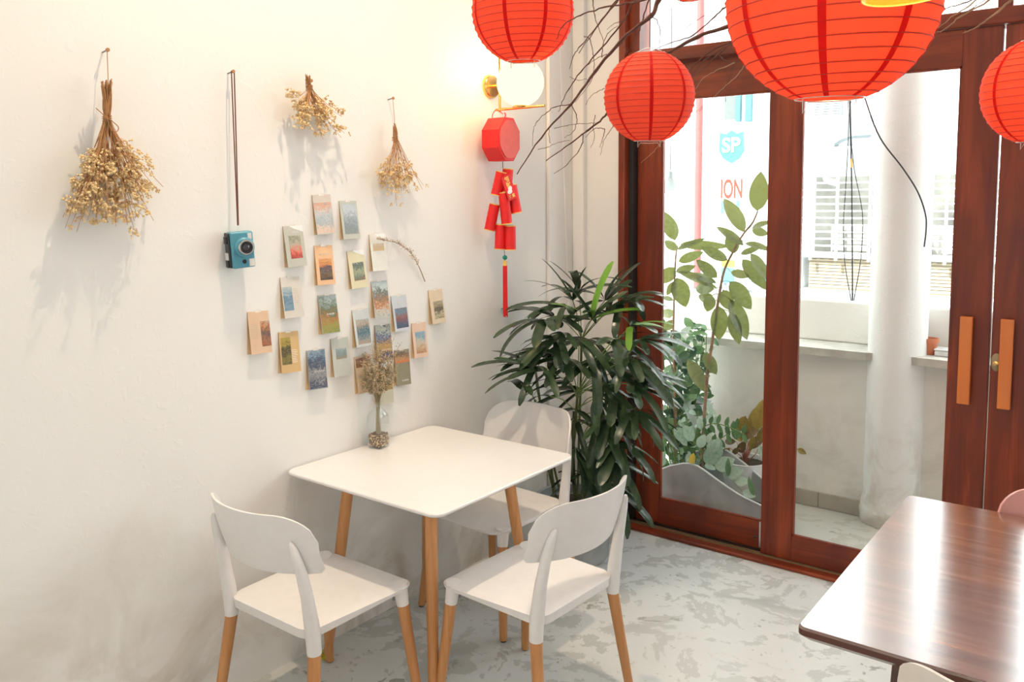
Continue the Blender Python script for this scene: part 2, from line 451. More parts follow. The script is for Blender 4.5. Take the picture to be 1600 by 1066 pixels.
fbox('sill', (.335, 3.785, 0), (3.745, 4.0, .016), 'mahogany_rail', .004)
for ty, tm in ((3.845, 'track_brass'), (3.862, 'track_brass'), (3.888, 'dark_track'), (3.915, 'track_brass')):
    fbox('track', (.335, ty-.004, .016), (3.745, ty+.004, .022), tm, 0)
for a, b in ((.395, 2.01), (2.065, 3.0), (3.055, 3.745)):
    o = MB().box((a, 3.925, 2.495), (b, 3.93, 3.05)).build('pane', 'window_glass', fr, org=O)

def leaf(n, x0, x1, yf, sl, sr, z0, zb, zt, z1, th=.042):
    d = bpy.data.objects.new('door_%d' % n, None); COL.objects.link(d); struct(d); d.location = (x0, yf, 0)
    og = (x0, yf, 0)
    def b(name, a, c, mat='mahogany_upright', bev=.003): return MB().box(a, c).build(name, mat, d, bevel=bev, org=og)
    b('stile', (x0, yf, z0), (x0+sl, yf+th, z1)); b('stile', (x1-sr, yf, z0), (x1, yf+th, z1))
    b('rail', (x0+sl, yf+.0008, z0), (x1-sr, yf+th, zb), 'mahogany_rail')
    b('rail', (x0+sl, yf+.0008, zt), (x1-sr, yf+th, z1), 'mahogany_rail')
    g = b('pane', (x0+sl, yf+.019, zb), (x1-sr, yf+.024, zt), 'window_glass', 0)
    # slim glazing beads round the pane
    w_ = .008; bd = MB()
    X0, X1 = x0+sl, x1-sr
    for a, c in (((X0, yf+.004, zb), (X0+w_, yf+.018, zt)), ((X1-w_, yf+.004, zb), (X1, yf+.018, zt)),
                 ((X0, yf+.004, zb), (X1, yf+.018, zb+w_)), ((X0, yf+.004, zt-w_), (X1, yf+.018, zt))): bd.box(a, c)
    bd.build('glazing_bead', 'mahogany_upright', d, org=og)
    return d, og
d1, o1 = leaf(1, .364, 1.225, 3.902, .139, .14, .022, .158, 2.252, 2.428)
d2, o2 = leaf(2, 1.087, 2.0375, 3.853, .152, .145, .022, .143, 2.28, 2.428)
d3, o3 = leaf(3, 2.0445, 2.98, 3.853, .145, .15, .022, .143, 2.28, 2.428)
d4, o4 = leaf(4, 2.86, 3.744, 3.902, .14, .139, .022, .158, 2.252, 2.428)
# metal edge strip and bolt at the foot of the first leaf
MB().box((1.064, 3.894, .03), (1.082, 3.902, .16)).build('edge_plate', 'bare_wire', d1, org=o1)
MB().tube([(1.06, 3.893, .085), (1.045, 3.886, .085), (1.04, 3.886, .075)], .004, 6).build('bolt', 'camera_black', d1, org=o1)
def door_handle(d, og, x, lean=0):
    m = MB(); w_ = .0235
    m.box((x-w_, 3.853-.052, .897), (x+w_, 3.853-.030, 1.262))
    h = m.build('handle', 'handle_wood', d, bevel=.003, org=og)
    for z in (.93, 1.23): 
        MB().box((x-.016, 3.853-.031, z-.02), (x+.016, 3.853, z+.02)).build('handle_block', 'mahogany_upright', h, org=og)
    return h
door_handle(d2, o2, 1.957); door_handle(d3, o3, 2.104)
k = MB().lathe([(0.0001, 0), (.021, 0), (.021, .005), (.016, .008), (.0001, .009)], 20, Matrix.Translation((2.066, 3.853, 1.078)) @ Matrix.Diagonal((.95, 1, 1.75, 1)) @ Matrix.Rotation(PI/2, 4, 'X')).build('lock_plate', 'track_brass', d3, True, org=o3)
MB().lathe([(0.006, 0), (.006, .016), (.009, .018), (.009, .024), (.0001, .026)], 14, Matrix.Translation((2.066, 3.848, 1.078)) @ Matrix.Rotation(PI/2, 4, 'X')).build('keyhole', 'gold', k, True, org=o3)
MB().box((2.069, 3.834, 1.072), (2.092, 3.839, 1.084)).build('key', 'gold', k, bevel=.001, org=o3)

# ------------------------------------------------------------------ balcony
sbox('floor_balcony', (-1.6, 3.98, -.12), (5.2, 5.0, -.002), 'balcony_cement')
sbox('ceiling_balcony', (-1.6, 3.98, 4.2), (5.2, 5.05, 4.32), 'ceiling_paint')
sbox('wall_balcony', (-1.6, 4.70, -.002), (5.2, 5.0, .888), 'parapet_paint')
sbox('wall_parapet', (-1.6, 4.86, .93), (5.2, 5.02, 1.165), 'parapet_paint', .01)
lm = MB()
n = 60
for (a, b) in ((-1.6, 1.405), (1.55, 5.2)):
    pts = [(a+(b-a)*i/n) for i in range(n+1)]
    vs = []; 
    for i, x in enumerate(pts):
        j = .004*noise.noise(Vector((x*7, 0, 0))); e = .02*max(0, 1-min(x-a, b-x)/.03) 
        vs += [(x, 4.602+j+e, .888+j), (x, 4.60+j+e, .93+j*.4), (x, 4.9, .93), (x, 4.9, .888)]
    fs = [(4*i+k, 4*i+(k+1)%4, 4*i+4+(k+1)%4, 4*i+4+k) for i in range(n) for k in range(4)] + [(0,1,2,3), (4*n, 4*n+3, 4*n+2, 4*n+1)]
    lm.add(vs, fs)
struct(lm.build('trim_ledge', 'ledge_concrete'))
sk = bpy.data.objects.new('trim_2', None); COL.objects.link(sk); struct(sk); sk.location = (0, 4.69, 0)
x = -1.6
while x < 5.1:
    MB().box((x+.002, 4.688, 0), (x+.298, 4.70, .088)).build('tile', 'skirting_tile', sk, bevel=.002, org=(0, 4.69, 0)); x += .3
prof = [(.162, 0), (.165, .05), (.16, .1), (.150, .16), (.147, .3), (.146, 1.2), (.145, 4.2)]
cm = MB(); pv = []
nn = 48
zs = [i*.03 for i in range(14)]+[.5, .8, 1.1, 1.4, 2.0, 2.6, 3.2, 4.2]
def cr(z):
    for (r0, z0), (r1, z1) in zip(prof, prof[1:]):
        if z0 <= z <= z1: return r0+(r1-r0)*(z-z0)/(z1-z0)
    return .145
for z in zs:
    for i in range(nn):
        a = 2*PI*i/nn; r = cr(z)+.012*max(0, 1-z/.25)*noise.noise(Vector((math.cos(a)*4, math.sin(a)*4, z*18)))
        pv.append((1.485+r*math.cos(a), 4.722+r*math.sin(a), z))
cm.add(pv, [(i*nn+k, i*nn+(k+1)%nn, (i+1)*nn+(k+1)%nn, (i+1)*nn+k) for i in range(len(zs)-1) for k in range(nn)])
struct(cm.build('column', 'column_paint', smooth=True))

# things on the balcony ledge
t = thing('flower_pot', 'small empty terracotta pot on the concrete ledge outside, right of the round column', 'plant pot', (1.635, 4.75, .931))
MB().lathe([(.0001,0),(.030,0),(.041,.062),(.046,.062),(.048,.084),(.042,.084),(.040,.062),(.028,.01),(.0001,.01)], 28).build('pot', 'terracotta', t, True)
t = thing('white_box', 'flat white plastic box on the ledge beside the small terracotta pot', 'box', (1.715, 4.745, .931))
MB().box((-.045,-.045,0),(.07,.045,.028)).build('box_base', 'glazed_white', t, bevel=.006)
MB().box((-.047,-.047,.029),(.072,.047,.038)).build('lid', 'glazed_white', t, bevel=.004)

# cables hanging outside
def cable(name, pts, r, label, y, group=None):
    p = [at(a, b, y=y) for a, b in pts]
    p.append(Vector((p[-1].x, p[-1].y, p[-1].z)))
    o = MB().tube(smooth_path(p[:-1], 6), r, 6).build(name, 'black_cable', None, True)
    return tag(o, label, 'cable', group)
topz = at(1326, -300, y=4.84).z
cb = cable('cable', [(1325,-250),(1327,100),(1331,300),(1332,470)], .0045, 'straight thick black cable hanging outside the glass, middle one of three', 4.84)
o = MB().tube([at(1330.2, 248, y=4.838), at(1331, 262, y=4.838)], .0065, 8).build('yellow_tape', 'cable_tape', cb, True)
cable('cable', [(1322,-250),(1325,120),(1326,200),(1321,300),(1318,350),(1320,410),(1330,470)], .0028, 'thin cable bowing to the left of the straight black cable outside', 4.838)
cable('cable', [(1328,-250),(1329,150),(1333,250),(1344,310),(1348,345),(1345,405),(1334,470)], .0028, 'thin cable bowing to the right of the straight black cable outside', 4.836)
cable('cable', [(1300,-250),(1330,80),(1352,155),(1375,215),(1410,262),(1434,300),(1446,335),(1447,360),(1444,386)], .004, 'lone black cable curving across the round white column outside', 4.45)

# solid pendant standing in for an indoor lamp reflected in the glass
c = at(1047, 302, y=4.45); ppm = FPX/((c-CAM).dot(CF))
t = thing('reflected_lamp', 'pale grey pendant shape over the balcony plants, standing in for a reflected lamp', 'lamp', (c.x, c.y, c.z))
MB().lathe([(.028/1,.085),(.032,.075),(.060,.035),(.105,.008),(.118,0),(.114,0),(.058,.028),(.026,.07)], 28, close=True).build('shade', 'enamel_grey', t, True)
MB().lathe([(.0001,.13),(.016,.125),(.018,.088),(.026,.083),(.0001,.08)], 16).build('socket', 'enamel_grey', t, True)
MB().tube([(0,0,.13),(0,0,4.2-c.z)], .003, 6).build('chain', 'bolt_steel', t)
MB().ball((0,0,.02), .028, 12, 8).build('bulb', 'glazed_white', t, True)

# ------------------------------------------------------------------ street and buildings opposite
sbox('ground_street', (-14, 5.0, -3.3), (18, 24, -3.2), 'street')
Y9 = 9.0
b = thing('white_building', 'white building across the street with a barred opening and beige shutter', 'building', (0, Y9, -3.2))
OB = (0, Y9, -3.2)
g0 = at(1254, 276, y=Y9); gx0 = g0.x; gz1 = 2.0; gz0 = 1.15; gx1 = 2.6
wm = MB().box((-9, Y9, -3.2), (gx0, Y9+.3, 7)).box((gx0, Y9, gz1), (gx1, Y9+.3, 7)).box((gx1, Y9, -3.2), (12, Y9+.3, 7)).box((gx0, Y9, -3.2), (gx1, Y9+.3, .78)).box((gx0, Y9+.0, 1.12), (gx1, Y9+.3, gz0))
wm.build('wall', 'facade_white', b, org=OB)
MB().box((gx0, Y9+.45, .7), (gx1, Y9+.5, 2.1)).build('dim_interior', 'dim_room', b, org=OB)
nb = 12
for i in range(nb):
    z = gz0+.03+(gz1-gz0-.05)*i/(nb-1)
    MB().box((gx0, Y9-.06, z-.0075), (gx1, Y9-.04, z+.0075)).build('bar', 'grille_white', b, org=OB)
for pxx in (1271, 1311, 1362, 1420, 1481, 1530):
    xx = at(pxx, 340, y=Y9).x
    MB().box((xx-.012, Y9-.085, gz0-.05), (xx+.012, Y9-.06, gz1+.02)).build('upright_bar', 'grille_white', b, org=OB)
sx0 = at(1262, 425, y=Y9).x
MB().box((sx0, Y9+.05, .78), (gx1, Y9+.1, 1.12)).build('shutter', 'shutter_beige', b, org=OB)
for i in range(9):
    z = .80+i*.035
    MB().box((sx0, Y9+.035, z), (gx1, Y9+.05, z+.029)).build('shutter_slat', 'shutter_beige', b, bevel=.004, seg=1, org=OB)
for i in range(4):
    ss = MB()
    for j in range(34): ss.box((sx0+.03+j*.088, Y9+.033, 1.105-.055*i-.004), (sx0+.075+j*.088, Y9+.034, 1.105-.055*i+.004))
    ss.build('slots', 'shutter_slot', b, org=OB, kind='stuff')
MB().box((-2, Y9-.3, .69), (12, Y9+.02, .76)).build('grey_ledge', 'facade_grey', b, bevel=.01, org=OB)
# teal shuttered window
p0 = at(1133, 148, y=Y9); p1 = at(1149, 186, y=Y9)
wdw = MB().box((p0.x, Y9-.01, p1.z), (p1.x, Y9+.05, p0.z)).build('window', 'grey_window', b, org=OB)
for a, c in ((1152, 1159), (1167, 1176)):
    q0 = at(a, 145, y=Y9); q1 = at(c, 190, y=Y9)
    MB().box((q0.x, Y9-.05, q1.z), (q1.x, Y9-.005, q0.z)).build('shutter_leaf', 'teal_paint', wdw, bevel=.004, org=OB)
# lean-to roof, vent and pipe above the barred opening
q = [at(1272,187,y=8.7), at(1366,180,y=8.7), at(1366,222,y=8.3), at(1280,228,y=8.3)]
t = thing('awning', 'pale blue torn awning above the barred opening across the street', 'awning', tuple(q[0]))
am = MB(); vs = [tuple(p) for p in q]+[(p.x, p.y, p.z-.02) for p in q]
am.add(vs, [(0,1,2,3),(7,6,5,4),(0,4,5,1),(1,5,6,2),(2,6,7,3),(3,7,4,0)]).build('cloth', 'awning', t, org=q[0])
MB().tube([q[0], q[1]], .02, 6).build('rail', 'grille_white', t, org=q[0])
MB().tube(smooth_path([at(a,bb_,y=8.25) for a, bb_ in ((1345,184),(1318,186),(1304,200),(1298,230),(1293,262),(1291,280),(1306,286))]), .028, 8).build('drain_pipe', 'facade_white', t, True, org=q[0])
p0 = at(1271,160,y=8.9); p1 = at(1312,181,y=8.9)
t = thing('wall_vent', 'grey louvred vent panel high on the building opposite, above the torn awning', 'vent', tuple(p0))
MB().box((p0.x, 8.9, p1.z), (p1.x, 9.0, p0.z)).build('panel', 'facade_grey', t, org=p0)
for i in range(6):
    z = p1.z+(p0.z-p1.z)*(i+.5)/6
    MB().box((p0.x+.01, 8.88, z-.008), (p1.x-.01, 8.9, z+.004)).build('slat', 'facade_white', t, org=p0)
p0 = at(1453,172,y=8.9); p1 = at(1490,193,y=8.9)
t = thing('wall_bracket', 'grey triangular bracket on the building opposite, right of the round column', 'bracket', tuple(p0))
for a, c, d in (((1453,175),(1464,174),(1453,187)), ((1470,174),(1483,178),(1470,188))):
    P = [at(*k_, y=8.9) for k_ in (a, c, d)]
    MB().add([tuple(k_) for k_ in P]+[(k_.x, k_.y+.06, k_.z) for k_ in P], [(0,1,2),(5,4,3),(0,3,4,1),(1,4,5,2),(2,5,3,0)]).build('gusset', 'facade_grey', t, org=p0)
# arched canopy
t = thing('arched_canopy', 'grey arched canopy rib seen through the left transom window', 'canopy', tuple(at(1085,70,y=8.6)))
pts = [(975,-20),(1005,-8),(1035,8),(1062,30),(1080,55),(1092,85)]
am = MB(); vs = []
for i, (a, c) in enumerate(pts):
    P = at(a, c, y=8.6); Q = at(a-12, c+24-i*2, y=8.6)
    vs += [tuple(P), (P.x, P.y+.38, P.z), (Q.x, Q.y+.38, Q.z), tuple(Q)]
am.add(vs, [(4*i+k, 4*i+(k+1)%4, 4*i+4+(k+1)%4, 4*i+4+k) for i in range(len(pts)-1) for k in range(4)]+[(3,2,1,0),(4*len(pts)-4, 4*len(pts)-3, 4*len(pts)-2, 4*len(pts)-1)])
am.build('rib', 'facade_grey', t, org=at(1085,70,y=8.6))
# red pole
P = at(1091, 300, y=8.0)
t = thing('red_pole', 'tall pale red pole standing in the street behind the rubber plants', 'pole', (P.x, 8.0, -3.2))
MB().tube([(0,0,0),(0,0,9)], .038, 12).build('shaft', 'red_pole', t, True)
MB().lathe([(.09,0),(.09,.03),(.05,.05)], 12).build('base_plate', 'red_pole', t)
# signs
def text(body, size, mat, parent, M, name='lettering', depth=.002, font=None):
    cu = bpy.data.curves.new('text', 'FONT'); cu.body = body; cu.size = size; cu.align_x = 'CENTER'; cu.align_y = 'CENTER'
    cu.extrude = depth; cu.offset = size*.02
    o = bpy.data.objects.new('text', cu); COL.objects.link(o)
    bpy.context.view_layer.update()
    me = bpy.data.meshes.new_from_object(o.evaluated_get(bpy.context.evaluated_depsgraph_get()))
    bpy.data.objects.remove(o); me.materials.clear(); me.materials.append(MATS[mat])
    r = bpy.data.objects.new(name, me); COL.objects.link(r); r.parent = parent; r.matrix_local = M; return r
P = at(1144, 231, y=8.85)
t = thing('shield_sign', 'pale green shield sign with white letters SP on the building opposite', 'sign', tuple(P))
sh = [(-.135,.17),(-.06,.15),(0,.19),(.06,.15),(.135,.17),(.145,-.03),(.09,-.12),(0,-.17),(-.09,-.12),(-.145,-.03)]
RX = Matrix.Rotation(PI/2, 4, 'X')
MB().prism(sh, 0, .03, RX).build('plate', 'sign_green', t)
text('SP', .22, 'print_white', t, Matrix.Translation((0,-.036,.02)) @ RX)
P = at(1144, 308, y=8.85)
t = thing('hanging_sign', 'white street sign with tall red letters ION below the green shield sign', 'sign', tuple(P))
MB().prism(rrect(-.14,-.2,.14,.2,.02), 0, .02, RX).build('plate', 'facade_white', t)
text('ION', .17, 'sign_red', t, Matrix.Translation((.0,-.024,.08)) @ RX @ Matrix.Diagonal((.85,1.7,1,1)))
for dx in (-.1, .08): MB().box((dx-.02,-.024,-.18),(dx+.02,-.021,-.04)).build('painted_stripe', 'sign_blue', t)
p0 = at(1127, 406, y=8.0); p1 = at(1200, 446, y=8.0)
t = thing('poster_board', 'low board of colourful posters in the street behind the right rubber plant', 'poster board', tuple(p0))
MB().box((p0.x, 8.0, p1.z), (p1.x, 8.04, p0.z)).build('board', 'facade_white', t, org=p0)
for i, (u0, u1, v0, v1, mt) in enumerate(((0,.3,.7,1,'yellow_leaf'),(0,.3,0,.65,'sign_blue'),(.33,.62,.1,.95,'enamel_grey'),(.65,1,.1,.9,'sign_blue'),(.4,.55,.3,.6,'red_pole'),(.72,.92,.3,.5,'grey_window'))):
    X0 = p0.x+(p1.x-p0.x)*u0; X1 = p0.x+(p1.x-p0.x)*u1; Z0 = p1.z+(p0.z-p1.z)*v0; Z1 = p1.z+(p0.z-p1.z)*v1
    MB().box((X0+.005, 7.99-.002*i, Z0), (X1-.005, 8.0, Z1)).build('poster', mt, t, org=p0)
for lx in (p0.x+.02, p1.x-.05): MB().box((lx, 8.01, -3.2), (lx+.03, 8.04, p1.z)).build('post', 'facade_grey', t, org=p0)

# ------------------------------------------------------------------ white chairs with wooden legs
def seat_mb():
    m = MB(); out = []
    # trapezoid outline with rounded corners
    raw = rrect(-.5, -.5, .5, .5, .13, 7)
    for u, v in raw:
        hw = .207+(.232-.207)*(v+.5)
        x = u*2*hw; y = -.215+(v+.5)*.445
        if v < -.3: x *= 1+.0*v
        if v > .3: y += .012*(1-(2*u)**2)
        out.append((x, y))
    R = 9; n = len(out); top = []; bot = []
    def zt(x, y, s):
        z = .444+.013*(x/.22)**2*(.4+.6*max(0, (y+.2)/.42))
        z += .016*math.cos((y+.02)*PI/.22)*abs(x/.22)**1.5*.8
        z += .010*max(0, (-y-.08)/.14)**2
        z -= .010*max(0, (y-.15)/.08)**2*(1-(x/.25)**2)
        return z-.004*max(0, (s-.9)/.1)**2
    for i in range(R+1):
        s = (i/R)**.8
        for x, y in out:
            X, Y = x*s, (y-.005)*s+.005
            top.append((X, Y, zt(X, Y, s)))
            th = .011+.020*max(0, min(1, (.05-Y)/.25))*max(0, (s-.55)/.45)
            bot.append((X*(1 if s < .99 else .985), Y*(1 if s < .99 else .985), zt(X, Y, s)-th))
    fs = [(i*n+k, i*n+(k+1)%n, (i+1)*n+(k+1)%n, (i+1)*n+k) for i in range(R) for k in range(n)]
    K = len(top)
    fs2 = [tuple(q+K for q in f[::-1]) for f in fs]
    side = [(R*n+k, R*n+(k+1)%n, K+R*n+(k+1)%n, K+R*n+k) for k in range(n)]
    m.add(top+bot, fs+fs2+side); return m
def back_mb():
    m = MB(); A, B = 36, 10; fr_, bk = [], []
    for i in range(A+1):
        a = -1+2*i/A; th = a*rad(52); e = abs(a)
        zt = .822-(.095*(1-math.sqrt(max(0, 1-((e-.55)/.45)**2))) if e > .55 else 0)
        zb = .628-.006*math.cos(a*PI/2)+(.014*(1-math.sqrt(max(0, 1-((e-.93)/.07)**2))) if e > .93 else 0)
        for j in range(B+1):
            b_ = j/B; z = zb+(zt-zb)*b_; R_ = .306
            x = R_*math.sin(th); y = -.262+R_*.86*(1-math.cos(th))-.055*(z-.62)/.2-.006*math.sin(b_*PI)
            nx, ny = math.sin(th), -math.cos(th)
            fr_.append((x, y, z)); bk.append((x+nx*.008, y+ny*.008, z))
    K = len(fr_); W = B+1
    fs = [(i*W+j, i*W+j+1, (i+1)*W+j+1, (i+1)*W+j) for i in range(A) for j in range(B)]
    f2 = [tuple(q+K for q in f[::-1]) for f in fs]
    ring = [i*W for i in range(A+1)]+[A*W+j for j in range(1, B+1)]+[i*W+B for i in range(A-1, -1, -1)]+[j for j in range(B-1, 0, -1)]
    f3 = [(ring[k], ring[(k+1)%len(ring)], K+ring[(k+1)%len(ring)], K+ring[k]) for k in range(len(ring))]
    return m.add(fr_+bk, fs+f2+f3)
def make_chair(label, plastic, group=None):
    t = thing('dining_chair', label, 'chair', group=group)
    seat_mb().build('seat', plastic, t, True)
    back_mb().build('backrest', plastic, t, True)
    for s in (-1, 1):
        p = [(s*.213,-.196,.372),(s*.213,-.198,.42),(s*.213,-.203,.47),(s*.213,-.216,.56),(s*.209,-.232,.64),(s*.203,-.247,.70),(s*.198,-.256,.73),(s*.195,-.260,.742)]
        MB().tube(p, [.0225,.0235,.0235,.020,.0175,.014,.010,.005], 16).build('upright', plastic, t, True)
        l = MB().tube([(s*.213,-.196,.374),(s*.230,-.22,.2),(s*.252,-.246,.006)], [.0205,.0185,.0155], 16).build('leg', 'beech_leg', t, True)
        MB().tube([(s*.252,-.246,.006),(s*.2525,-.2465,0)], .012, 12).build('foot_pad', 'camera_black', l, True)
        b = MB().tube([(s*.188,-.178,.405),(s*.18,-.17,.405)], .006, 8).build('bolt', 'bolt_steel', t, True)
        MB().tube([(s*.196,.180,.447),(s*.199,.184,.42),(s*.203,.190,.372)], [.030,.024,.0215], 16).build('leg_sleeve', plastic, t, True)
        l = MB().tube([(s*.203,.190,.374),(s*.218,.208,.2),(s*.236,.228,.006)], [.0205,.0185,.0155], 16).build('leg', 'beech_leg', t, True)
        MB().tube([(s*.236,.228,.006),(s*.2365,.2285,0)], .012, 12).build('foot_pad', 'camera_black', l, True)
        MB().tube([(s*.188,.170,.395),(s*.18,.165,.395)], .006, 8).build('bolt', 'bolt_steel', t, True)
    return t
ch = make_chair('white plastic chair, curved back to the viewer, at the near side of the white table', 'white_plastic', 'white chairs at the small table')
ch.location = (.355, 1.765, 0); ch.rotation_euler = (0, 0, rad(0))
copy_tree(ch, (.885, 2.252, 0), rad(87), 'white plastic chair facing the wall, at the aisle side of the white table')
copy_tree(ch, (.340, 2.735, 0), rad(177), 'white plastic chair behind the white table, in front of the potted palm')
P = at(1440, 1038, z=.81)
c2 = make_chair('cream plastic chair back just showing below the dark wooden table', 'cream_plastic')
c2.location = (P.x+.20, P.y+.24, 0); c2.rotation_euler = (0, 0, rad(-3))
P = at(1645, 774, z=.815)
c3 = make_chair('pink plastic chair at the far side of the dark wooden table, beside the door', 'pink_plastic')
c3.location = (P.x+.10, P.y-.27, 0); c3.rotation_euler = (0, 0, PI)
c4 = copy_tree(ch, (1.03, .915, 0), 0, 'white chair top just showing at the bottom left corner of the picture')
del c4['group']

# ------------------------------------------------------------------ white table
t = thing('square_table', 'small square white table with round wooden legs pushed against the left wall', 'table', (.392, 2.295, 0))
m = MB(); hx, hy = .387, .398
def ringtop(m, levels, r=.045, k=7):
    n = None; vs = []
    for ins, z in levels:
        poly = rrect(-hx+ins, -hy+ins, hx-ins, hy-ins, r-ins*.5, k); n = len(poly)
        vs += [(x, y, z) for x, y in poly]
    L = len(levels)
    m.add(vs, [tuple(range(n))[::-1], tuple(range((L-1)*n, L*n))]+[(i*n+q, i*n+(q+1)%n, (i+1)*n+(q+1)%n, (i+1)*n+q) for i in range(L-1) for q in range(n)])
ringtop(m, [(.022,.731),(.006,.735),(.0,.741),(0,.747),(.003,.75)])
m.build('tabletop', 'table_white', t, True)
for sx in (-1, 1):
    for sy in (-1, 1):
        a = Vector((sx*.285, sy*.290, .731)); b = Vector((.243 if sx > 0 else -.312, sy*.272+(.028 if sx > 0 and sy > 0 else -.006), .012))
        a = Vector((sx*.245, sy*.235, .731)) if False else Vector((.192 if sx > 0 else -.225, sy*.212-.008, .731))
        u = (b-a).normalized()
        MB().tube([a, a+u*.035], [.027,.0245], 18).build('leg_cap', 'cap_white', t, True)
        l = MB().tube([a+u*.034, a+u*.35, b], [.0225,.021,.0175], 18).build('leg', 'beech_leg', t, True)
        MB().lathe([(.014,.0),(.017,.004),(.010,.009),(.008,.016)], 14, Matrix.Translation((b.x, b.y, 0))).build('foot_glide', 'glide_teal', l, True)
TT = t
o = MB(); random.seed(3)
for i in range(5):
    o.ball((random.uniform(-.03,.03), random.uniform(-.02,.02), .002), .016, 8, 5, (1,1,.25))
o = o.build('moss_scrap', 'moss_yellow', None, True); o.location = at(512, 1026, z=0); o.location.z = .003
tag(o, 'small yellow-green scrap on the floor under the front chair, by the wall', 'scrap')

# ------------------------------------------------------------------ dark wooden table
t = thing('wooden_table', 'large glossy dark brown wooden table at the right, before the doors', 'table', (2.85, 2.43, 0))
m = MB(); hx, hy = .915, .545
ringtop(m, [(.085,.694),(.02,.714),(.0,.730),(0,.744),(.004,.75)], .02, 4)
tp = m.build('tabletop', 'table_walnut', t, True); tp.data.materials.append(MATS['dark_table_edge'])
for p in tp.data.polygons:
    if p.center.z < .742: p.material_index = 1
for sx in (-1, 1):
    for sy in (-1, 1):
        a = Vector((sx*.69, sy*.445, .695)); b = Vector((sx*.735, sy*.48, 0))
        u = .028
        m = MB(); vs = []
        for c, k_ in ((a, 1), (b, .6)):
            for dx, dy in ((-1,-1),(1,-1),(1,1),(-1,1)): vs.append((c.x+dx*u*k_, c.y+dy*u*k_, c.z))
        m.add(vs, [(0,1,2,3),(7,6,5,4),(0,4,5,1),(1,5,6,2),(2,6,7,3),(3,7,4,0)]).build('leg', 'dark_table_edge', t, bevel=.004)
for sy in (-1, 1): MB().box((-.66, sy*.445-.012, .635), (.66, sy*.445+.012, .694)).build('apron', 'dark_table_edge', t, bevel=.003)
for sx in (-1, 1): MB().box((sx*.69-.012, -.417, .635), (sx*.69+.012, .417, .694)).build('apron', 'dark_table_edge', t, bevel=.003)

# ------------------------------------------------------------------ bottle with dried flowers on the white table
BX, BY = .068, 2.315
t = thing('glass_bottle', 'square clear glass bottle with brown gravel on the white table by the wall', 'vase', (BX, BY, .75), rad(8))
def sq_ring(levels, k=4):
    vs = []; n = None
    for h, z, r in levels:
        p = rrect(-h, -h, h, h, min(r, h*.999), k); n = len(p); vs += [(x, y, z) for x, y in p]
    m = MB(); L = len(levels)
    m.add(vs, [(i*n+q, i*n+(q+1)%n, (i+1)*n+(q+1)%n, (i+1)*n+q) for i in range(L-1) for q in range(n)]+[tuple(range(n))[::-1]]); return m
sq_ring([(.030,0,.005),(.0325,.004,.006),(.0325,.125,.006),(.031,.135,.008),(.016,.165,.0159),(.014,.172,.0139),(.0135,.184,.0134),(.0165,.187,.0164),(.0165,.192,.0164)]).build('glass', 'bottle_glass', t, True)
g = MB(); random.seed(5)
for i in range(1100):
    g.octa((random.uniform(-.0285,.0285), random.uniform(-.0285,.0285), random.uniform(.008,.058)), .0040)
g.box((-.0275,-.0275,.008),(.0275,.0275,.056))
g.build('gravel', 'gravel_brown', t, kind='stuff')
g = MB()
for i in range(150):
    a_ = random.choice((-1,1))*.0295; b_ = random.uniform(-.027,.027)
    g.octa((a_, b_, random.uniform(.010,.057)) if random.random() < .5 else (b_, a_, random.uniform(.010,.057)), .0030)
g.build('pale_chips', 'seed_husk', t, kind='stuff')
def sprig_seeds(stem, seeds, p, d, L, nt, rs, seed_r, rnd, hang=-1):
    """branching twiglets with a seed at each tip"""
    for i in range(nt):
        v = Vector((rnd.gauss(0,1), rnd.gauss(0,1), rnd.gauss(0,.7)))*.55+d
        v.normalize(); q = p+v*L*rnd.uniform(.4, 1)
        stem.tube([p, (p+q)/2+Vector((rnd.uniform(-1,1), rnd.uniform(-1,1), 0))*L*.06, q], rs, 3, False)
        seeds.octa(q, seed_r*rnd.uniform(.7, 1.25))
        if rnd.random() < .6: seeds.octa((p+q)/2+v.orthogonal()*L*.08, seed_r*.8)
t = thing('dried_flowers', 'bunch of dried beige statice standing in the square glass bottle', 'flowers', (BX, BY, .76), 0)
rnd = random.Random(11); st = MB(); sd = MB()
for i in range(46):
    a = rnd.uniform(0, 2*PI); sp = rnd.uniform(.1, 1)**.7
    base = Vector((rnd.uniform(-.01,.01), rnd.uniform(-.01,.01), .01))
    nk = Vector((math.cos(a)*.009*sp, math.sin(a)*.009*sp, .185))
    H_ = rnd.uniform(.26, .36); 
    tip = Vector((math.cos(a)*.068*sp+.012, math.sin(a)*.078*sp, H_+.06*(1-sp)))
    if tip.x < -BX+.012: tip.x = -BX+.012
    pts = smooth_path([base, nk, nk.lerp(tip, .5)+Vector((0,0,.01)), tip], 3)
    st.tube(pts, [.0011]*len(pts), 4, False)
    for k_ in range(9):
        f_ = rnd.uniform(.25, 1); p = nk.lerp(tip, f_); d = (tip-nk).normalized()
        sprig_seeds(st, sd, p, d*1.0, .022, 5, .0005, .0030, rnd)
for k_, (dy, dz, dx) in enumerate(((-.035,.42,.01),(-.01,.43,.03),(.075,.43,.02),(.10,.40,.03),(.085,.35,.05),(.09,.31,.02),(-.08,.27,.02))):
    tip = Vector((dx, dy, dz)); nk = Vector((0,0,.185)); pts = smooth_path([nk, nk.lerp(tip,.5)+Vector((0,0,.02)), tip], 5)
    st.tube(pts, .0008, 4, False)
    for q in pts[4:]:
        for s in (-1, 1): e = q+Vector((0, s*.011, .008)); st.tube([q, e], .0004, 3, False); sd.octa(e, .0024)
plain('statice', (.56,.43,.28), .8, var=.35, scale=50)
plain('olive_stem', (.36,.30,.16), .8)
st.build('stems', 'olive_stem', t, kind='stuff')
plain('olive_stem', (.36,.30,.16), .8)
sd.build('seed_heads', 'statice', t, kind='stuff')

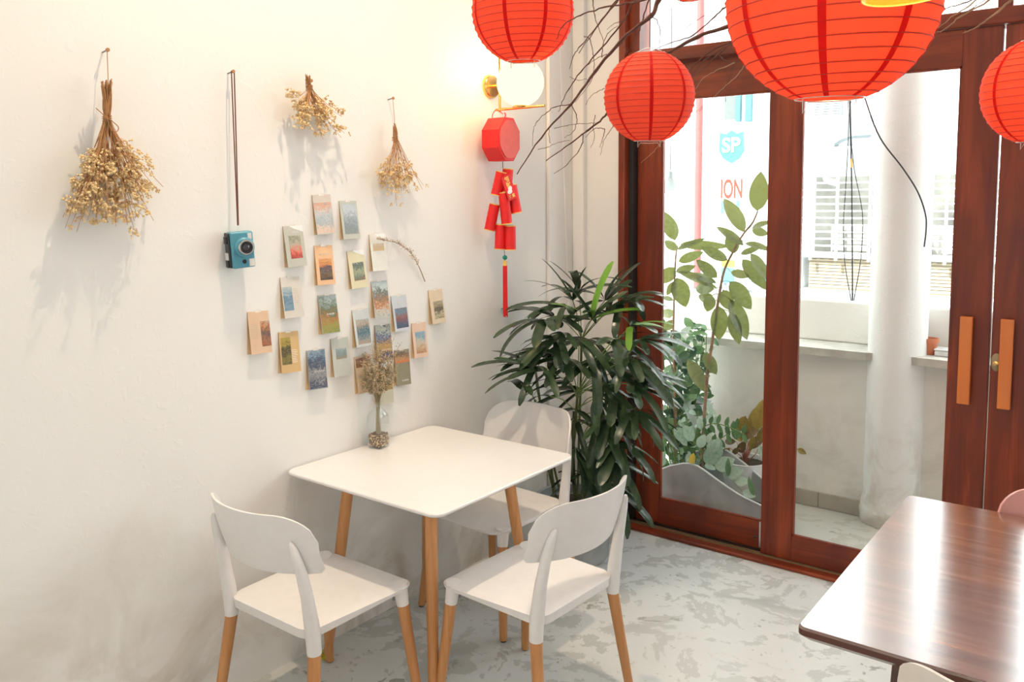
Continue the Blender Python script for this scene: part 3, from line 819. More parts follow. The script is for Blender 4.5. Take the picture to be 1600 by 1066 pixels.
# ------------------------------------------------------------------ hanging dried bouquets, nails
def nail(px, py, label, r=.004):
    p = at(px, py, x=0)
    t = thing('nail', label, 'nail', tuple(p), 0)
    MB().tube([(0,0,0),(.030,0,.004)], r*.6, 8).build('shank', 'bolt_steel', t, True)
    MB().tube([(.030,0,.004),(.034,0,.0045)], r*1.5, 10).build('head', 'twine', t, True)
    return p+Vector((.028, 0, .006))
def bouquet(label, nailp, tie, tops, heads, rnd, n_seed, seed_r, loopy=False, L=.02, hang_x=.055):
    T = at(*tie, x=hang_x)
    t = thing('dried_bouquet', label, 'dried flowers', tuple(T))
    st = MB(); sd = MB()
    for (hx_, hy_, dep) in heads:
        e = at(hx_, hy_, x=max(.012, hang_x+dep))
        d = (e-T); mid = T+d*.5+Vector((dep*.2, 0, -.02*abs(d.y)/max(.01, d.length)))
        off = Vector((rnd.uniform(-.008,.008), rnd.uniform(-.008,.008), 0))
        tp = tops[rnd.randrange(len(tops))]; up = at(tp[0]+rnd.uniform(-2,2), tp[1]+rnd.uniform(-4,6), x=hang_x+off.x*2)
        pts = smooth_path([up, T+off, mid+off, e], 4)
        st.tube([p-T for p in pts], [.0016]*4+[.0012]*4+[.0008]*(len(pts)-8), 4, False)
        dn = d.normalized()
        for k_ in range(n_seed):
            f_ = rnd.uniform(.36 if loopy else .5, 1.0); p = T.lerp(e, f_)+Vector((rnd.gauss(0,.010), rnd.gauss(0,.012), rnd.gauss(0,.008)))
            p.x = max(.01, p.x)
            sprig_seeds(st, sd, p-T, dn*.9, L, 4, .0005, seed_r, rnd)
    st.build('stems', 'straw_stem', t, kind='stuff'); sd.build('seed_heads', 'seed_husk', t, kind='stuff')
    tw = MB(); 
    tw.tube([Vector((.013*math.cos(a_*.9), .013*math.sin(a_*.9), .006-.0012*a_*.7)) for a_ in range(22)], .0013, 5)
    if nailp is not None: tw.tube([nailp-T, Vector((.0,.004,.0))+(nailp-T)*.5, Vector((.004,0,.004))], .0012, 5)
    if loopy:
        pp = [at(a_, b_, x=hang_x+.014)-T for a_, b_ in ((150,169),(160,178),(167,184),(176,190),(185,199),(182,206),(175,204),(170,194),(167,184))]
        tw.tube(smooth_path(pp, 4), .0014, 5)
    tw.build('twine', 'twine', t, True)
    return t
rnd = random.Random(21)
n1 = nail(160, 82, 'nail in the wall holding the largest dried bouquet at far left')
MB().tube([at(160,86,x=.03), at(168,86.5,x=.03)], .0016, 5)
heads = []
for i in range(64):
    a = rnd.uniform(-1, 1); base = Vector((166, 190))
    ang = rad(3+a*27); ln = rnd.uniform(125, 172)*(1-.12*a*a) 
    if a > .55: ln = rnd.uniform(95, 145)
    ang = rad((a*24) if a < 0 else a*33)
    heads.append((166+math.sin(ang)*ln*(1.0), 190+math.cos(ang)*ln, rnd.gauss(0, .028)))
heads += [(102,356,0),(112,350,.01),(255,292,0),(248,300,.01),(240,345,0),(210,360,.02),(98,340,-.01),(120,362,.0)]
bouquet('largest dried bouquet of beige seed heads hanging head down, leftmost on the wall', n1, (167,184), [(160,130),(166,128),(174,126),(163,140),(172,145)], heads, rnd, 5, .0046, True, .022)
n2 = nail(478, 129, 'nail in the wall holding the short dried bouquet above the pictures')
heads = []
for i in range(13): heads.append((rnd.uniform(462, 486), rnd.uniform(165, 204), rnd.gauss(0,.02)))
for i in range(11): heads.append((rnd.uniform(494, 514), rnd.uniform(165, 203), rnd.gauss(0,.02)))
heads += [(452,145,.01),(449,152,0),(513,168,.01),(536,175,.01),(534,182,0),(538,208,.0),(533,215,.01),(524,205,0),(502,214,0),(505,218,.01),(460,200,0)]
bouquet('short bushy dried bouquet hanging above the group of pictures, second bouquet from the left', n2, (483,136), [(479,119),(483,120)], heads, rnd, 7, .0040, False, .016, .045)
n3 = nail(606, 156, 'nail in the wall holding the slim dried bouquet right of the pictures')
heads = []
for i in range(26):
    a = rnd.uniform(-1, 1); ang = rad(3+a*27 if a < 0 else 3+a*27); ln = rnd.uniform(55, 88)
    heads.append((617+math.sin(ang)*ln*.95, 218+math.cos(ang)*ln, rnd.gauss(0,.016)))
heads += [(590,283,0),(594,290,.01),(660,296,0),(662,290,.01),(617,318,.01),(620,322,0),(611,305,.01)]
bouquet('slim dried bouquet on a long string, nearest the round wall lamp', n3, (617,216), [(616,196),(618,200)], heads, rnd, 5, .0038, False, .017, .045)
# sprig taped among the cards
t = thing('dried_sprig', 'small dried sprig stuck to the wall, drooping right of the picture cards', 'dried flowers', tuple(at(664,440,x=.008)))
o_ = at(664,440,x=.008); st = MB(); sd = MB()
pts = smooth_path([at(a,b_,x=.010+.004*i) for i, (a, b_) in enumerate(((664,440),(655,418),(645,400),(632,387),(615,378),(592,374)))], 5)
st.tube([p-o_ for p in pts], [.0022]*6+[.0013]*(len(pts)-6), 5)
for p in pts[6:]:
    for k_ in range(2):
        sprig_seeds(st, sd, p-o_, Vector((.1,-.6,.35)) if rnd.random() < .6 else Vector((.1,.1,.8)), .018, 3, .0005, .0022, rnd)
st.build('stems', 'twig_tan', t, kind='stuff'); sd.build('seed_heads', 'statice', t, kind='stuff')

# ------------------------------------------------------------------ toy camera on a strap
t = thing('toy_camera', 'blue film camera hanging by its strap on the wall, left of the picture cards', 'camera', tuple(at(376, 390, x=.045)), 0)
t.rotation_euler = (rad(4), rad(2), rad(-16))
MB().box((-.026,-.037,-.062),(.022,.040,.062)).build('body', 'camera_blue', t, bevel=.006, seg=3)
MB().box((-.028,-.044,-.060),(.012,-.036,.060)).build('top_plate', 'camera_black', t, bevel=.004)
for z_, mt in ((.035,'camera_black'),(-.02,'camera_window'),(-.046,'camera_black')):
    MB().box((-.018,-.050,z_-.013),(.006,-.043,z_+.013)).build('button', mt, t, bevel=.003)
RY = Matrix.Rotation(PI/2, 4, 'Y')
b = MB().lathe([(.034,0),(.033,.010),(.028,.014),(.0001,.014)], 32, Matrix.Translation((.020,.006,.010)) @ RY).build('lens_mount', 'camera_blue', t, True)
b = MB().lathe([(.026,.012),(.027,.022),(.025,.027),(.021,.027),(.020,.018),(.0001,.018)], 32, Matrix.Translation((.020,.006,.010)) @ RY).build('lens_ring', 'chrome', t, True)
MB().lathe([(.021,.020),(.020,.024),(.014,.023),(.013,.019),(.0001,.019)], 32, Matrix.Translation((.020,.006,.010)) @ RY).build('lens_barrel', 'camera_black', b, True)
MB().lathe([(.0125,.0),(.011,.004),(.006,.0065),(.0001,.007)], 24, Matrix.Translation((.039,.006,.010)) @ RY).build('lens', 'lens_glass', b, True)
MB().box((.0215,.020,.034),(.0235,.034,.056)).build('flash_window', 'camera_window', t, bevel=.0008)
MB().box((.0215,.018,-.058),(.0235,.037,-.032)).build('viewfinder', 'camera_window', t, bevel=.0008)
MB().lathe([(.007,0),(.007,.002),(.0001,.002)], 16, Matrix.Translation((.0222,.002,-.040)) @ RY).build('sensor', 'camera_black', t, True)
for z_ in (-.008, .012, .030): MB().lathe([(.006,0),(.0055,.003),(.0001,.003)], 12, Matrix.Translation((.0222,.031,z_*.8)) @ RY).build('dial', 'camera_black', t, True)
n4 = nail(356, 115, 'dark nail high on the wall holding the camera strap')
tc = at(372, 357, x=.045); lo = t
M_ = Matrix.Translation(t.location) @ t.rotation_euler.to_matrix().to_4x4()
sm = MB()
for dy in (-.004, .005):
    sm.tube([M_.inverted() @ p for p in (n4+Vector((0,dy*1.2,0)), n4.lerp(tc, .5)+Vector((0,dy*.8,0)), tc+Vector((0,dy*.3,.01)))], .0022, 6)
sm.build('strap', 'brown_cord', t, True)
MB().tube([M_.inverted() @ (tc+Vector((0,0,.012))), (0,-.002,.064)], .002, 6).build('strap_loop', 'print_white', t, True)

# ------------------------------------------------------------------ picture cards on the wall
G = (.60,.60,.55)
ART = {
 'flowers_red': ((.12,.14,.10),(.62,.10,.06),(.75,.30,.22),(.55,.52,.42),(.35,.36,.28),(.70,.68,.58)),
 'pastel': ((.75,.52,.40),(.80,.66,.56),(.45,.52,.55),(.62,.66,.66),(.75,.45,.32),(.42,.48,.50)),
 'misty': ((.45,.45,.38),(.30,.36,.38),(.42,.47,.50),(.62,.68,.72),(.50,.56,.60)),
 'sunset_bands': ((.07,.04,.05),(.16,.09,.06),(.30,.22,.12),(.08,.10,.16),(.72,.30,.10),(.75,.50,.22),(.70,.22,.08)),
 'pines': ((.50,.22,.14),(.20,.26,.20),(.45,.48,.34),(.14,.20,.18),(.60,.60,.48)),
 'tan_patch': ((.70,.52,.30),(.62,.50,.34),(.66,.62,.54)),
 'sea': ((.12,.22,.30),(.30,.42,.50),(.18,.30,.38),(.42,.50,.54),(.55,.58,.58)),
 'garden': ((.20,.26,.08),(.38,.40,.12),(.50,.26,.08),(.16,.22,.12),(.40,.46,.44),(.55,.60,.68)),
 'harvest': ((.14,.06,.06),(.50,.22,.10),(.16,.14,.14),(.60,.28,.10),(.55,.52,.46)),
 'pond': ((.10,.09,.04),(.32,.26,.08),(.09,.08,.03),(.45,.36,.08),(.50,.40,.12)),
 'night': ((.30,.30,.32),(.05,.07,.14),(.40,.40,.40),(.06,.08,.14),(.26,.34,.42),(.45,.52,.56)),
 'hills': ((.50,.34,.18),(.30,.34,.32),(.32,.40,.42),(.58,.60,.56)),
 'beach': ((.62,.42,.26),(.40,.40,.38),(.08,.22,.28),(.55,.44,.34),(.42,.55,.62)),
 'snow_tree': ((.30,.28,.22),(.62,.64,.60),(.60,.30,.12),(.18,.24,.22),(.62,.68,.68),(.42,.50,.50)),
 'street_night': ((.20,.08,.07),(.08,.18,.28),(.38,.14,.10),(.20,.34,.42),(.30,.16,.14)),
 'blue_bloom': ((.50,.20,.12),(.05,.10,.24),(.65,.44,.12),(.08,.14,.30),(.60,.62,.52),(.10,.10,.14)),
 'fields': ((.20,.18,.12),(.62,.56,.40),(.14,.13,.10),(.45,.40,.28),(.60,.56,.44)),
 'figure': ((.50,.22,.14),(.62,.42,.24),(.66,.62,.54),(.28,.44,.54),(.45,.58,.64)),
 'poppies': ((.80,.20,.04),(.60,.36,.20),(.20,.16,.12),(.55,.48,.40)),
 'boats': ((.12,.10,.07),(.62,.42,.14),(.10,.09,.07),(.55,.55,.45)),
 'rust': ((.48,.28,.16),(.35,.20,.12),(.55,.36,.26),(.30,.16,.12)),
}
seed = 0
for k_, v_ in ART.items():
    seed += 1; v_ = [tuple(q**1.3 for q in c_) for c_ in v_]; art('print_'+k_, v_, 1.6, dist=1.6, grad=.62, seed=seed, stretch=(5,5,6) if k_ not in ('sunset_bands','sea','fields') else (1,2,10))
CARDS = [ # pixels of the four corners, ground colour, prints (u0,v0,u1,v1,name), squiggle, label
 ('441,354 471,352 476,416 445,418', (.52,.52,.45), [(.22,.24,.82,.80,'flowers_red')], (.3,.9,.16), 'grey card with red roses under white flowers, upper left of the group', 'flap'),
 ('486.5,305 515,303.6 519.6,365 492,368', (.62,.56,.50), [(.03,.20,.97,.97,'pastel')], (.3,.75,.42), 'pastel marbled card at the very top of the group', 'band'),
 ('529,314 555.7,313.8 557.4,374 532.7,375', (.52,.54,.48), [(.14,.08,.93,.87,'misty')], None, 'misty grey-blue card, top right neighbour of the pastel marbled card', ''),
 ('490,384 518,383 519.6,444.4 491.5,446', (.80,.50,.28), [(.18,.34,.88,.88,'sunset_bands')], (.25,.8,.22), 'orange card with a dark picture under a banded orange sky', ''),
 ('541,393 567,389.7 571,448 545.5,452.5', (.72,.66,.46), [(.22,.32,.88,.80,'pines')], None, 'cream card with a sketched green wood, right of the orange card', 'flap'),
 ('576,366 600,365 601,421.8 578,424', (.74,.74,.68), [(.16,.26,.86,.46,'tan_patch')], None, 'white card with a small tan patch, under the start of the drooping sprig', 'flap'),
 ('436.5,434 467,431.6 470,494 439.5,499.8', (.66,.62,.55), [(.04,.24,.52,.82,'sea')], None, 'pale card with a blue sea picture at its left side', 'lines_r'),
 ('495.6,462 524,459 525.6,520.7 498,523.7', (.5,.5,.45), [(.02,.02,.98,.98,'garden')], (.35,.8,.5), 'green garden picture filling the whole card, centre of the group', ''),
 ('385,488 418.6,485 420,551.8 388,555', (.68,.48,.32), [(.55,.24,1.0,.84,'harvest')], None, 'tan card with printed lines at left, leftmost of the group', 'lines_l'),
 ('434,519.7 465,516.7 466,579.8 436,585', (.62,.42,.19), [(.06,.14,.56,.80,'pond')], None, 'ochre card with a dark yellow tree picture and printed lines', 'lines_rb'),
 ('477,548 507.4,544.7 507.4,605.8 478.7,609.8', (.4,.42,.44), [(.02,.02,.98,.98,'night')], (.3,.9,.55), 'dark blue-grey landscape filling the card, bottom left of the group', ''),
 ('515,530 543,526 545,584 519,590', (.50,.52,.47), [(.22,.27,.84,.55,'hills')], None, 'grey-green card with a small landscape of hills', ''),
 ('549,485 574.6,481.5 576.6,539 552,543', (.58,.62,.62), [(.14,.27,.92,.93,'beach')], None, 'pale blue card with a beach picture, right of the green garden card', ''),
 ('579,439.7 603.6,438 604.6,494 581,497', (.5,.52,.48), [(.02,.02,.98,.98,'snow_tree')], None, 'white and green frosted garden picture with an orange spot', ''),
 ('610.4,463 633,460 634,514 612.4,517', (.56,.60,.66), [(.14,.36,.94,.92,'street_night')], (.3,.7,.2), 'pale blue card with a blue and dark red picture', ''),
 ('583.7,509 609,505.5 609.7,562 586,565', (.4,.42,.4), [(.02,.02,.98,.98,'blue_bloom')], (.3,.9,.7), 'dark blue picture with white and orange blooms, above the bottle of dried flowers', ''),
 ('668.8,454 689,451 690.7,501.8 670.5,505.9', (.70,.58,.42), [(.24,.34,.92,.86,'fields')], None, 'beige card with ploughed fields, rightmost of the group', ''),
 ('642.4,505.5 663.7,502.8 664.4,554 642.8,559', (.74,.54,.42), [(.18,.26,.88,.88,'figure')], None, 'pink-beige card with a pale blue picture, lower right of the group', ''),
 ('615.4,548 637.4,545 636.7,599 615.4,603', (.27,.25,.17), [(.02,.02,.98,.36,'poppies')], (.4,.85,.87), 'olive card with an orange strip of picture on top, bottom right', ''),
 ('552,558.5 578,553 578,612 555,616', (.66,.52,.36), [(.06,.06,.94,.30,'rust')], None, 'beige card half hidden behind the dried flowers of the bottle', ''),
 ('589,575 610,573 611,626 589,632', (.56,.54,.42), [(.06,.38,.96,.62,'boats')], None, 'grey-beige card with a dark boat picture, lowest of all, right of the bottle', ''),
]
rnd = random.Random(4)
for i, (cs, colr, prints, squig, lab, extra) in enumerate(CARDS):
    q = [at(*map(float, s.split(',')), x=0) for s in cs.split()]
    tl, tr = q[0], q[1]; W_ = .0865; H_ = .151
    tilt = math.atan2(tr.z-tl.z, tr.y-tl.y)
    topc = (tl+tr)/2
    t = thing('picture_card', lab, 'card', (.001, topc.y, topc.z), 0, 'picture cards on the left wall'); t.rotation_euler = (tilt, 0, 0)
    nm = 'card_ground_%d' % i; plain(nm, colr, .6, var=.03)
    # the card hangs open: back leaf on the wall, front leaf hinged at its top edge
    MB().box((0,-W_/2,-H_),(.0008,W_/2,0)).build('back_leaf', 'kraft', t)
    phi = rad(rnd.uniform(6.5, 9.5)); 
    f = MB().box((-.0008,-W_/2,-H_),(0,W_/2,0)).build('front_leaf', nm, t)
    f.matrix_local = Matrix.Translation((.002,0,0)) @ Matrix.Rotation(-phi, 4, 'Y')
    for (u0, v0, u1, v1, an) in prints:
        MB().box((0,-W_/2+u0*W_,-v1*H_),(.0004,-W_/2+u1*W_,-v0*H_)).build('printed_picture', 'print_'+an, f)
    if squig:
        u0, u1, v = squig; pts = []; n_ = 26
        for j in range(n_):
            s_ = j/(n_-1); pts.append((.0008, -W_/2+(u0+(u1-u0)*s_)*W_, -v*H_+.0055*math.sin(j*1.9+i)*(.6+.4*math.sin(j*.7))))
        MB().tube(smooth_path(pts, 2), .00055, 4).build('lettering', 'print_white', f)
    if extra.startswith('lines'):
        lm = MB(); a, b = (.58, .92) if 'r' in extra[5:] else (.08, .48)
        z0 = .30 if extra != 'lines_rb' else .46
        for j in range(9 if extra != 'lines_rb' else 8):
            z = -(z0+.042*j)*H_; e = rnd.uniform(.02, .12)
            lm.box((0,-W_/2+a*W_,z-.0006),(.0004,-W_/2+(b-e)*W_,z+.0006))
        lm.build('printed_lines', 'print_line' if extra != 'lines_rb' else 'print_white', f, kind='stuff')
    if extra == 'flap':
        M_ = MB(); x0 = -W_/2 if i != 9 else 0
        M_.add([(.0005,-W_/2+.3*W_,0),(.0005,W_/2,0),(.0005,W_/2,-.16*H_),(.0005,-W_/2+.55*W_,-.07*H_)], [(0,1,2,3)])
        M_.build('folded_flap', 'tape', f)
    MB().box((0,-.012,-.004),(.0006,.012,.006)).build('tape', 'tape_clear', t).location = (.002,0,0)

# ------------------------------------------------------------------ wall lamp and firecracker ornament
LP = at(785, 172, x=.062)
t = thing('wall_lamp', 'brass wall lamp with a glowing round white globe, near the corner', 'lamp', (0, LP.y-.02, LP.z))
AY = 0
bp = at(768, 135, x=.01); 
MB().lathe([(.0001,0),(.056,0),(.056,.012),(.050,.020),(.0001,.021)], 36, Matrix.Translation((0, bp.y-(LP.y-.02), bp.z-LP.z)) @ RY).build('wall_plate', 'gold', t, True)
MB().tube([(.018, bp.y-(LP.y-.02), bp.z-LP.z),(.062,0,bp.z-LP.z)], .008, 12).build('spigot', 'gold', t, True)
MB().tube([(.062,0,-.012),(.062,0,.235)], .0065, 14).build('upright_rod', 'gold', t, True)
endp = at(851, 165, z=LP.z)
arm = MB().tube([(.04,0,0),(endp.x,endp.y-(LP.y-.02),0)], .0065, 14).build('arm', 'gold', t, True)
gc = at(814, 129, y=LP.y-.015); gr = .109
gl = Vector((gc.x, AY, gc.z-LP.z))
MB().lathe([(.0001,-.002),(.034,0),(.036,.006),(.030,.012),(.0001,.012)], 28, Matrix.Translation((gl.x, 0, gl.z-gr-.006))).build('cup', 'gold', t, True)
MB().tube([(gl.x,0,0),(gl.x,0,gl.z-gr-.004)], .006, 12).build('stem', 'gold', t, True)
MB().ball((gl.x, 0, gl.z), gr, 40, 24).build('globe', 'lamp_globe', t, True)
l = bpy.data.lights.new('globe_light', 'POINT'); l.energy = 9; l.color = (1,.72,.36); l.shadow_soft_size = .11
lo = bpy.data.objects.new('globe_light', l); COL.objects.link(lo); lo.location = (gl.x+.02, LP.y-.02, LP.z+gl.z)
MATS['lamp_globe'].use_nodes = True
for ob in bpy.data.objects:
    if ob.name.startswith('globe') and ob.type == 'MESH': ob.visible_shadow = True
lo.location = (gl.x, LP.y-.02-gr-.03, LP.z+gl.z+.02); l.shadow_soft_size = .05; l.energy = 3.2; l.color = (1,.62,.24)
l2 = bpy.data.lights.new('globe_light', 'POINT'); l2.energy = 2.2; l2.color = (1,.58,.2); l2.shadow_soft_size = .03
lo2 = bpy.data.objects.new('globe_light', l2); COL.objects.link(lo2); lo2.location = (.035, LP.y+.02, LP.z+gl.z+.09)

HP = at(786, 176, x=.10)   # where the ornament hangs from the arm
right = CR.copy(); right.z = 0; right.normalize()
t = thing('firecracker_ornament', 'red firecracker string ornament with a tassel hanging from the wall lamp', 'ornament', tuple(HP))
ppm = FPX/((HP-CAM).dot(CF))
def L_(px, py, out=0): return right*((px-786)/ppm-out*right.x)+Vector((0,0,-(py-176)/ppm))+Vector((out,0,0))
c = L_(781, 218); oc = []
R_ = .107
prof8 = [(R_*math.cos(rad(22.5+45*i))*.80, R_*math.sin(rad(22.5+45*i))*1.0) for i in range(8)]
Mx = Matrix.Translation(c+Vector((-.045,0,0))) @ Matrix(((0,0,1,0),(1,0,0,0),(0,1,0,0),(0,0,0,1)))
dr = MB().prism(prof8, 0, .10, Mx).build('octagon_drum', 'red_card', t, bevel=.002)
sc = []
for i in range(64):
    a = 2*PI*i/64; r = R_*(.80+.035*abs(math.sin(a*4)))
    sc.append((r*math.cos(a)*.84, r*math.sin(a)*1.0))
MB().prism(sc, .1005, .104, Mx).build('scalloped_face', 'red_face', dr)
MB().tube(smooth_path([L_(788,176), L_(790,180), L_(787,186)], 4), .003, 6).build('hook_knot', 'red_card', t, True)
MB().tube(smooth_path([L_(786,178), L_(776,172), L_(770,178), L_(769,186)], 5), .0022, 6).build('cord_loop', 'red_card', t, True)
MB().tube([L_(784,186), L_(785,262)], .0016, 5).build('cord', 'black_cord', t)
def cracker(x0, y0, x1, y1, out, r=.0255):
    a = L_(x0, y0, out); b = L_(x1, y1, out); u = (b-a).normalized()
    k = MB().tube([a, b], r, 18).build('firecracker', 'red_card', t, True)
    for p, q in ((a, a+u*.004), (b-u*.004, b)): MB().tube([p, q], r*1.03, 18).build('gilt_band', 'gilt_paper', k, True)
    return k
cracker(793,263,790,300, 0); cracker(783,268,774,305, .03); cracker(798,288,806,333, -.01)
cracker(786,300,791,350, .035); cracker(772,318,763,360, .01); cracker(781,350,779,390, .0); cracker(796,352,796,391, .015)
# red packet with gilt characters
a = L_(795,293,.075)
tg = MB().box((-.002,-.026,-.058),(.002,.026,.058)).build('red_packet', 'red_card', t, bevel=.0005)
tg.matrix_local = Matrix.Translation(a) @ Matrix.Rotation(rad(-14), 4, 'Z') @ Matrix.Rotation(rad(22), 4, 'X')
TX = Matrix(((0,0,1,0),(1,0,0,0),(0,1,0,0),(0,0,0,1)))
text('招\n財', .026, 'gilt_paper', tg, Matrix.Translation((.0025,0,.026)) @ TX, 'gilt_lettering', .0005)
text('進寶', .018, 'gilt_paper', tg, Matrix.Translation((.0025,0,-.042)) @ TX, 'gilt_lettering', .0005)
MB().ball((.002,.002,-.004), .012, 12, 8, (.15,1,1)).ball((.002,-.004,-.018), .012, 12, 8, (.15,1.2,.9)).build('white_figure', 'print_white', tg, True)
MB().tube([L_(786,389), L_(787,408)], .0012, 5).build('cord', 'black_cord', t)
MB().ball(L_(787,403), .0115, 16, 12).build('bead', 'jade_bead', t, True)
MB().tube([L_(787,408), L_(787,416)], [.009,.010], 12).build('gilt_band', 'gilt_paper', t, True)
ts = MB(); rnd = random.Random(9)
for i in range(60):
    a_ = rnd.uniform(0, 2*PI); rr_ = .0105*math.sqrt(rnd.random())
    p = L_(787, 416)+Vector((rr_*math.cos(a_), rr_*math.sin(a_), 0)); q = L_(787, 496+rnd.uniform(-3,3))+Vector((rr_*1.1*math.cos(a_), rr_*1.1*math.sin(a_), 0))
    ts.tube([p, q], .0016, 4, False)
ts.build('tassel', 'red_card', t, kind='stuff')

# ------------------------------------------------------------------ paper lanterns
def lantern(px, py, R, dist_r, label, turns=18, tilt=0, power=0, rz=0, seams=8):
    dep = FPX*R/dist_r; d = (CR*(px-PCX)-CU*(py-PCY)+CF*FPX)/FPX
    C_ = CAM+d*dep
    t = thing('paper_lantern', label, 'lantern', tuple(C_), rz, 'round red paper lanterns'); t.rotation_euler = (rad(tilt), 0, rz)
    n = 64; rows = turns*4; th0 = rad(19); vs = []
    rn = random.Random(int(px)); ph = [rn.uniform(0, 6) for _ in range(6)]
    for i in range(rows+1):
        for k in range(n):
            f_ = i/rows; a = 2*PI*k/n
            th = th0+(PI-2*th0)*f_
            wv = abs(math.sin(PI*(f_*turns+k/n)))
            wr = .004*math.sin(a*17+i*1.7+ph[0])*wv+.003*math.sin(a*29-i*2.3+ph[1])*wv
            r = R*(1-.016*wv+wr)
            vs.append((r*math.sin(th)*math.cos(a), r*math.sin(th)*math.sin(a), R*math.cos(th)*1.0))
    m = MB(); m.add(vs, [(i*n+k, (i+1)*n+k, (i+1)*n+(k+1)%n, i*n+(k+1)%n) for i in range(rows) for k in range(n)])
    m.build('paper_shade', 'lantern_paper', t, True)
    # one spiral of wire from top to bottom
    pts = []; N_ = turns*26
    for i in range(N_+1):
        f_ = (i/N_)
        a = -2*PI*f_*turns; th = th0+(PI-2*th0)*f_
        r = R*1.0015; pts.append((r*math.sin(th)*math.cos(a), r*math.sin(th)*math.sin(a), R*1.0015*math.cos(th)))
    MB().tube(pts, R*.007, 4).build('spiral_wire', 'lantern_wire', t, True)
    for s in range(seams):
        a0 = 2*PI*s/seams; hw = .075*R; vs = []; rows2 = 36
        for i in range(rows2+1):
            th = th0+(PI-2*th0)*i/rows2; r = R*1.0022
            for q in (-1, 1):
                w_ = hw*(.45+.55*math.sin(th)); r_ = max(.01, r*math.sin(th)); a = a0+q*w_/r_*.5*2*.5
                vs.append((r_*math.cos(a), r_*math.sin(a), r*math.cos(th)))
        MB().add(vs, [(2*i, 2*i+1, 2*i+3, 2*i+2) for i in range(rows2)]).build('paper_seam', 'lantern_seam', t, True)
    for sg in (1, -1):
        rr_ = R*math.sin(th0); zz = sg*R*math.cos(th0)
        MB().tube([(rr_*math.cos(2*PI*i/40), rr_*math.sin(2*PI*i/40), zz) for i in range(41)], .0014, 6).build('end_ring', 'bare_wire', t, True)
    w_ = MB(); zz = R*math.cos(th0); rr_ = R*math.sin(th0)
    w_.tube(smooth_path([(-rr_,0,zz),(-.012,0,zz+.012),(.012,0,zz+.012),(rr_,0,zz)], 4), .0013, 6)
    w_.tube(smooth_path([(-rr_*.75,-.01,zz),(-rr_*.75,-.01,-zz),(-rr_*.6,-.01,-zz-.006),(rr_*.6,-.01,-zz-.006),(rr_*.75,-.01,-zz),(rr_*.75,-.01,zz)], 2), .0013, 6)
    w_.build('wire_frame', 'bare_wire', t, True)
    MB().tube([(0,0,zz+.012),(0,0,H-C_.z)], .0012, 5).build('string', 'black_cord', t)
    if power:
        l = bpy.data.lights.new('lantern_light', 'POINT'); l.energy = power; l.color = (1,.72,.42); l.shadow_soft_size = .04
        o = bpy.data.objects.new('lantern_light', l); COL.objects.link(o); o.location = C_+Vector((0,0,.03))
    return C_
lantern(817, 18, .15, 80, 'red paper lantern cut by the top edge, over the round wall lamp', 18, 2, .6, .3)
lantern(1014.5, 152, .125, 71, 'complete red paper lantern in front of the left door post', 19, 3, 0.25, .55)
lantern(1300, -3, .20, 163, 'largest red paper lantern, cut by the top edge, in front of the doors', 19, 2, 1.8, .22)
lantern(1622, 143, .125, 82, 'red paper lantern cut by the right edge of the picture', 17, 2, .6, .1)
lantern(1077, -46, .125, 47, 'red paper lantern of which only the lowest tip shows above the left door', 17, 0, .3, 0)

# amber pendant in front of the largest lantern
Pn = at(1420, -14, y=1.25)
t = thing('amber_pendant', 'amber glass pendant lamp at the top edge in front of the largest lantern', 'lamp', tuple(Pn)); t.rotation_euler = (0, rad(-4), 0)
rp = .060
MB().lathe([(rp,-.004),(rp*.92,.018),(rp*.7,.045),(rp*.35,.070),(.016,.082),(.014,.080),(rp*.33,.067),(rp*.68,.042),(rp*.9,.016),(rp*.98,-.003)], 48, close=True).build('glass_shade', 'amber_glass', t, True)
MB().tube([(rp*math.cos(2*PI*i/48), rp*math.sin(2*PI*i/48), -.004) for i in range(49)], .0013, 6).build('rim', 'gilt_paper', t, True)
MB().lathe([(.0001,.115),(.016,.112),(.018,.08),(.0001,.078)], 20).build('socket', 'gold', t, True)
MB().ball((0,0,.045), .020, 16, 12, (1,1,1.25)).build('bulb', 'lamp_bulb', t, True)
MB().tube([(0,0,.11),(0,0,H-Pn.z)], .0022, 6).build('cord', 'black_cord', t)
l = bpy.data.lights.new('pendant_light', 'POINT'); l.energy = 1.0; l.color = (1,.6,.25); l.shadow_soft_size = .03
o = bpy.data.objects.new('pendant_light', l); COL.objects.link(o); o.location = Pn+Vector((0,0,-.012))

# ------------------------------------------------------------------ bare twigs hung over the doors
t = thing('bare_branch', 'dark bare branches hanging over the doors among the red lanterns', 'branch', tuple(at(1140, 41, y=2.55)))
OB_ = at(1140, 41, y=2.55)
def br(pts, r0, r1, y0=2.6, y1=None, mat='twig_brown'):
    y1 = y0 if y1 is None else y1; n_ = len(pts)
    P_ = [at(a, b, y=y0+(y1-y0)*i/(n_-1)) for i, (a, b) in enumerate(pts)]
    P_ = smooth_path(P_, 5); n_ = len(P_)
    jr = random.Random(int(pts[0][0]*7))
    P_ = [p+Vector((jr.uniform(-1,1), jr.uniform(-1,1), jr.uniform(-1,1)))*.0018 for p in P_]
    MB().tube([p-OB_ for p in P_], [(r0+(r1-r0)*i/(n_-1))*(1+.2*(i % 5 == 0)) for i in range(n_)], 6).build('twig', mat, t, True)
br([(1120,-120),(1060,-40),(1028,2),(1017,25),(970,64),(930,112),(892,163),(845,215),(808,272)], .010, .0016, 2.62, 2.5)
br([(1400,-90),(1260,5),(1140,41),(1090,58),(1043,84),(990,130),(950,176),(933,193),(894,222),(854,251)], .008, .0016, 2.5, 2.66)
br([(933,193),(913,207),(910,222),(904,236),(885,258),(866,271)], .0022, .0009)
br([(1010,-60),(975,-18),(963,3),(935,39),(904,84)], .0045, .0012)
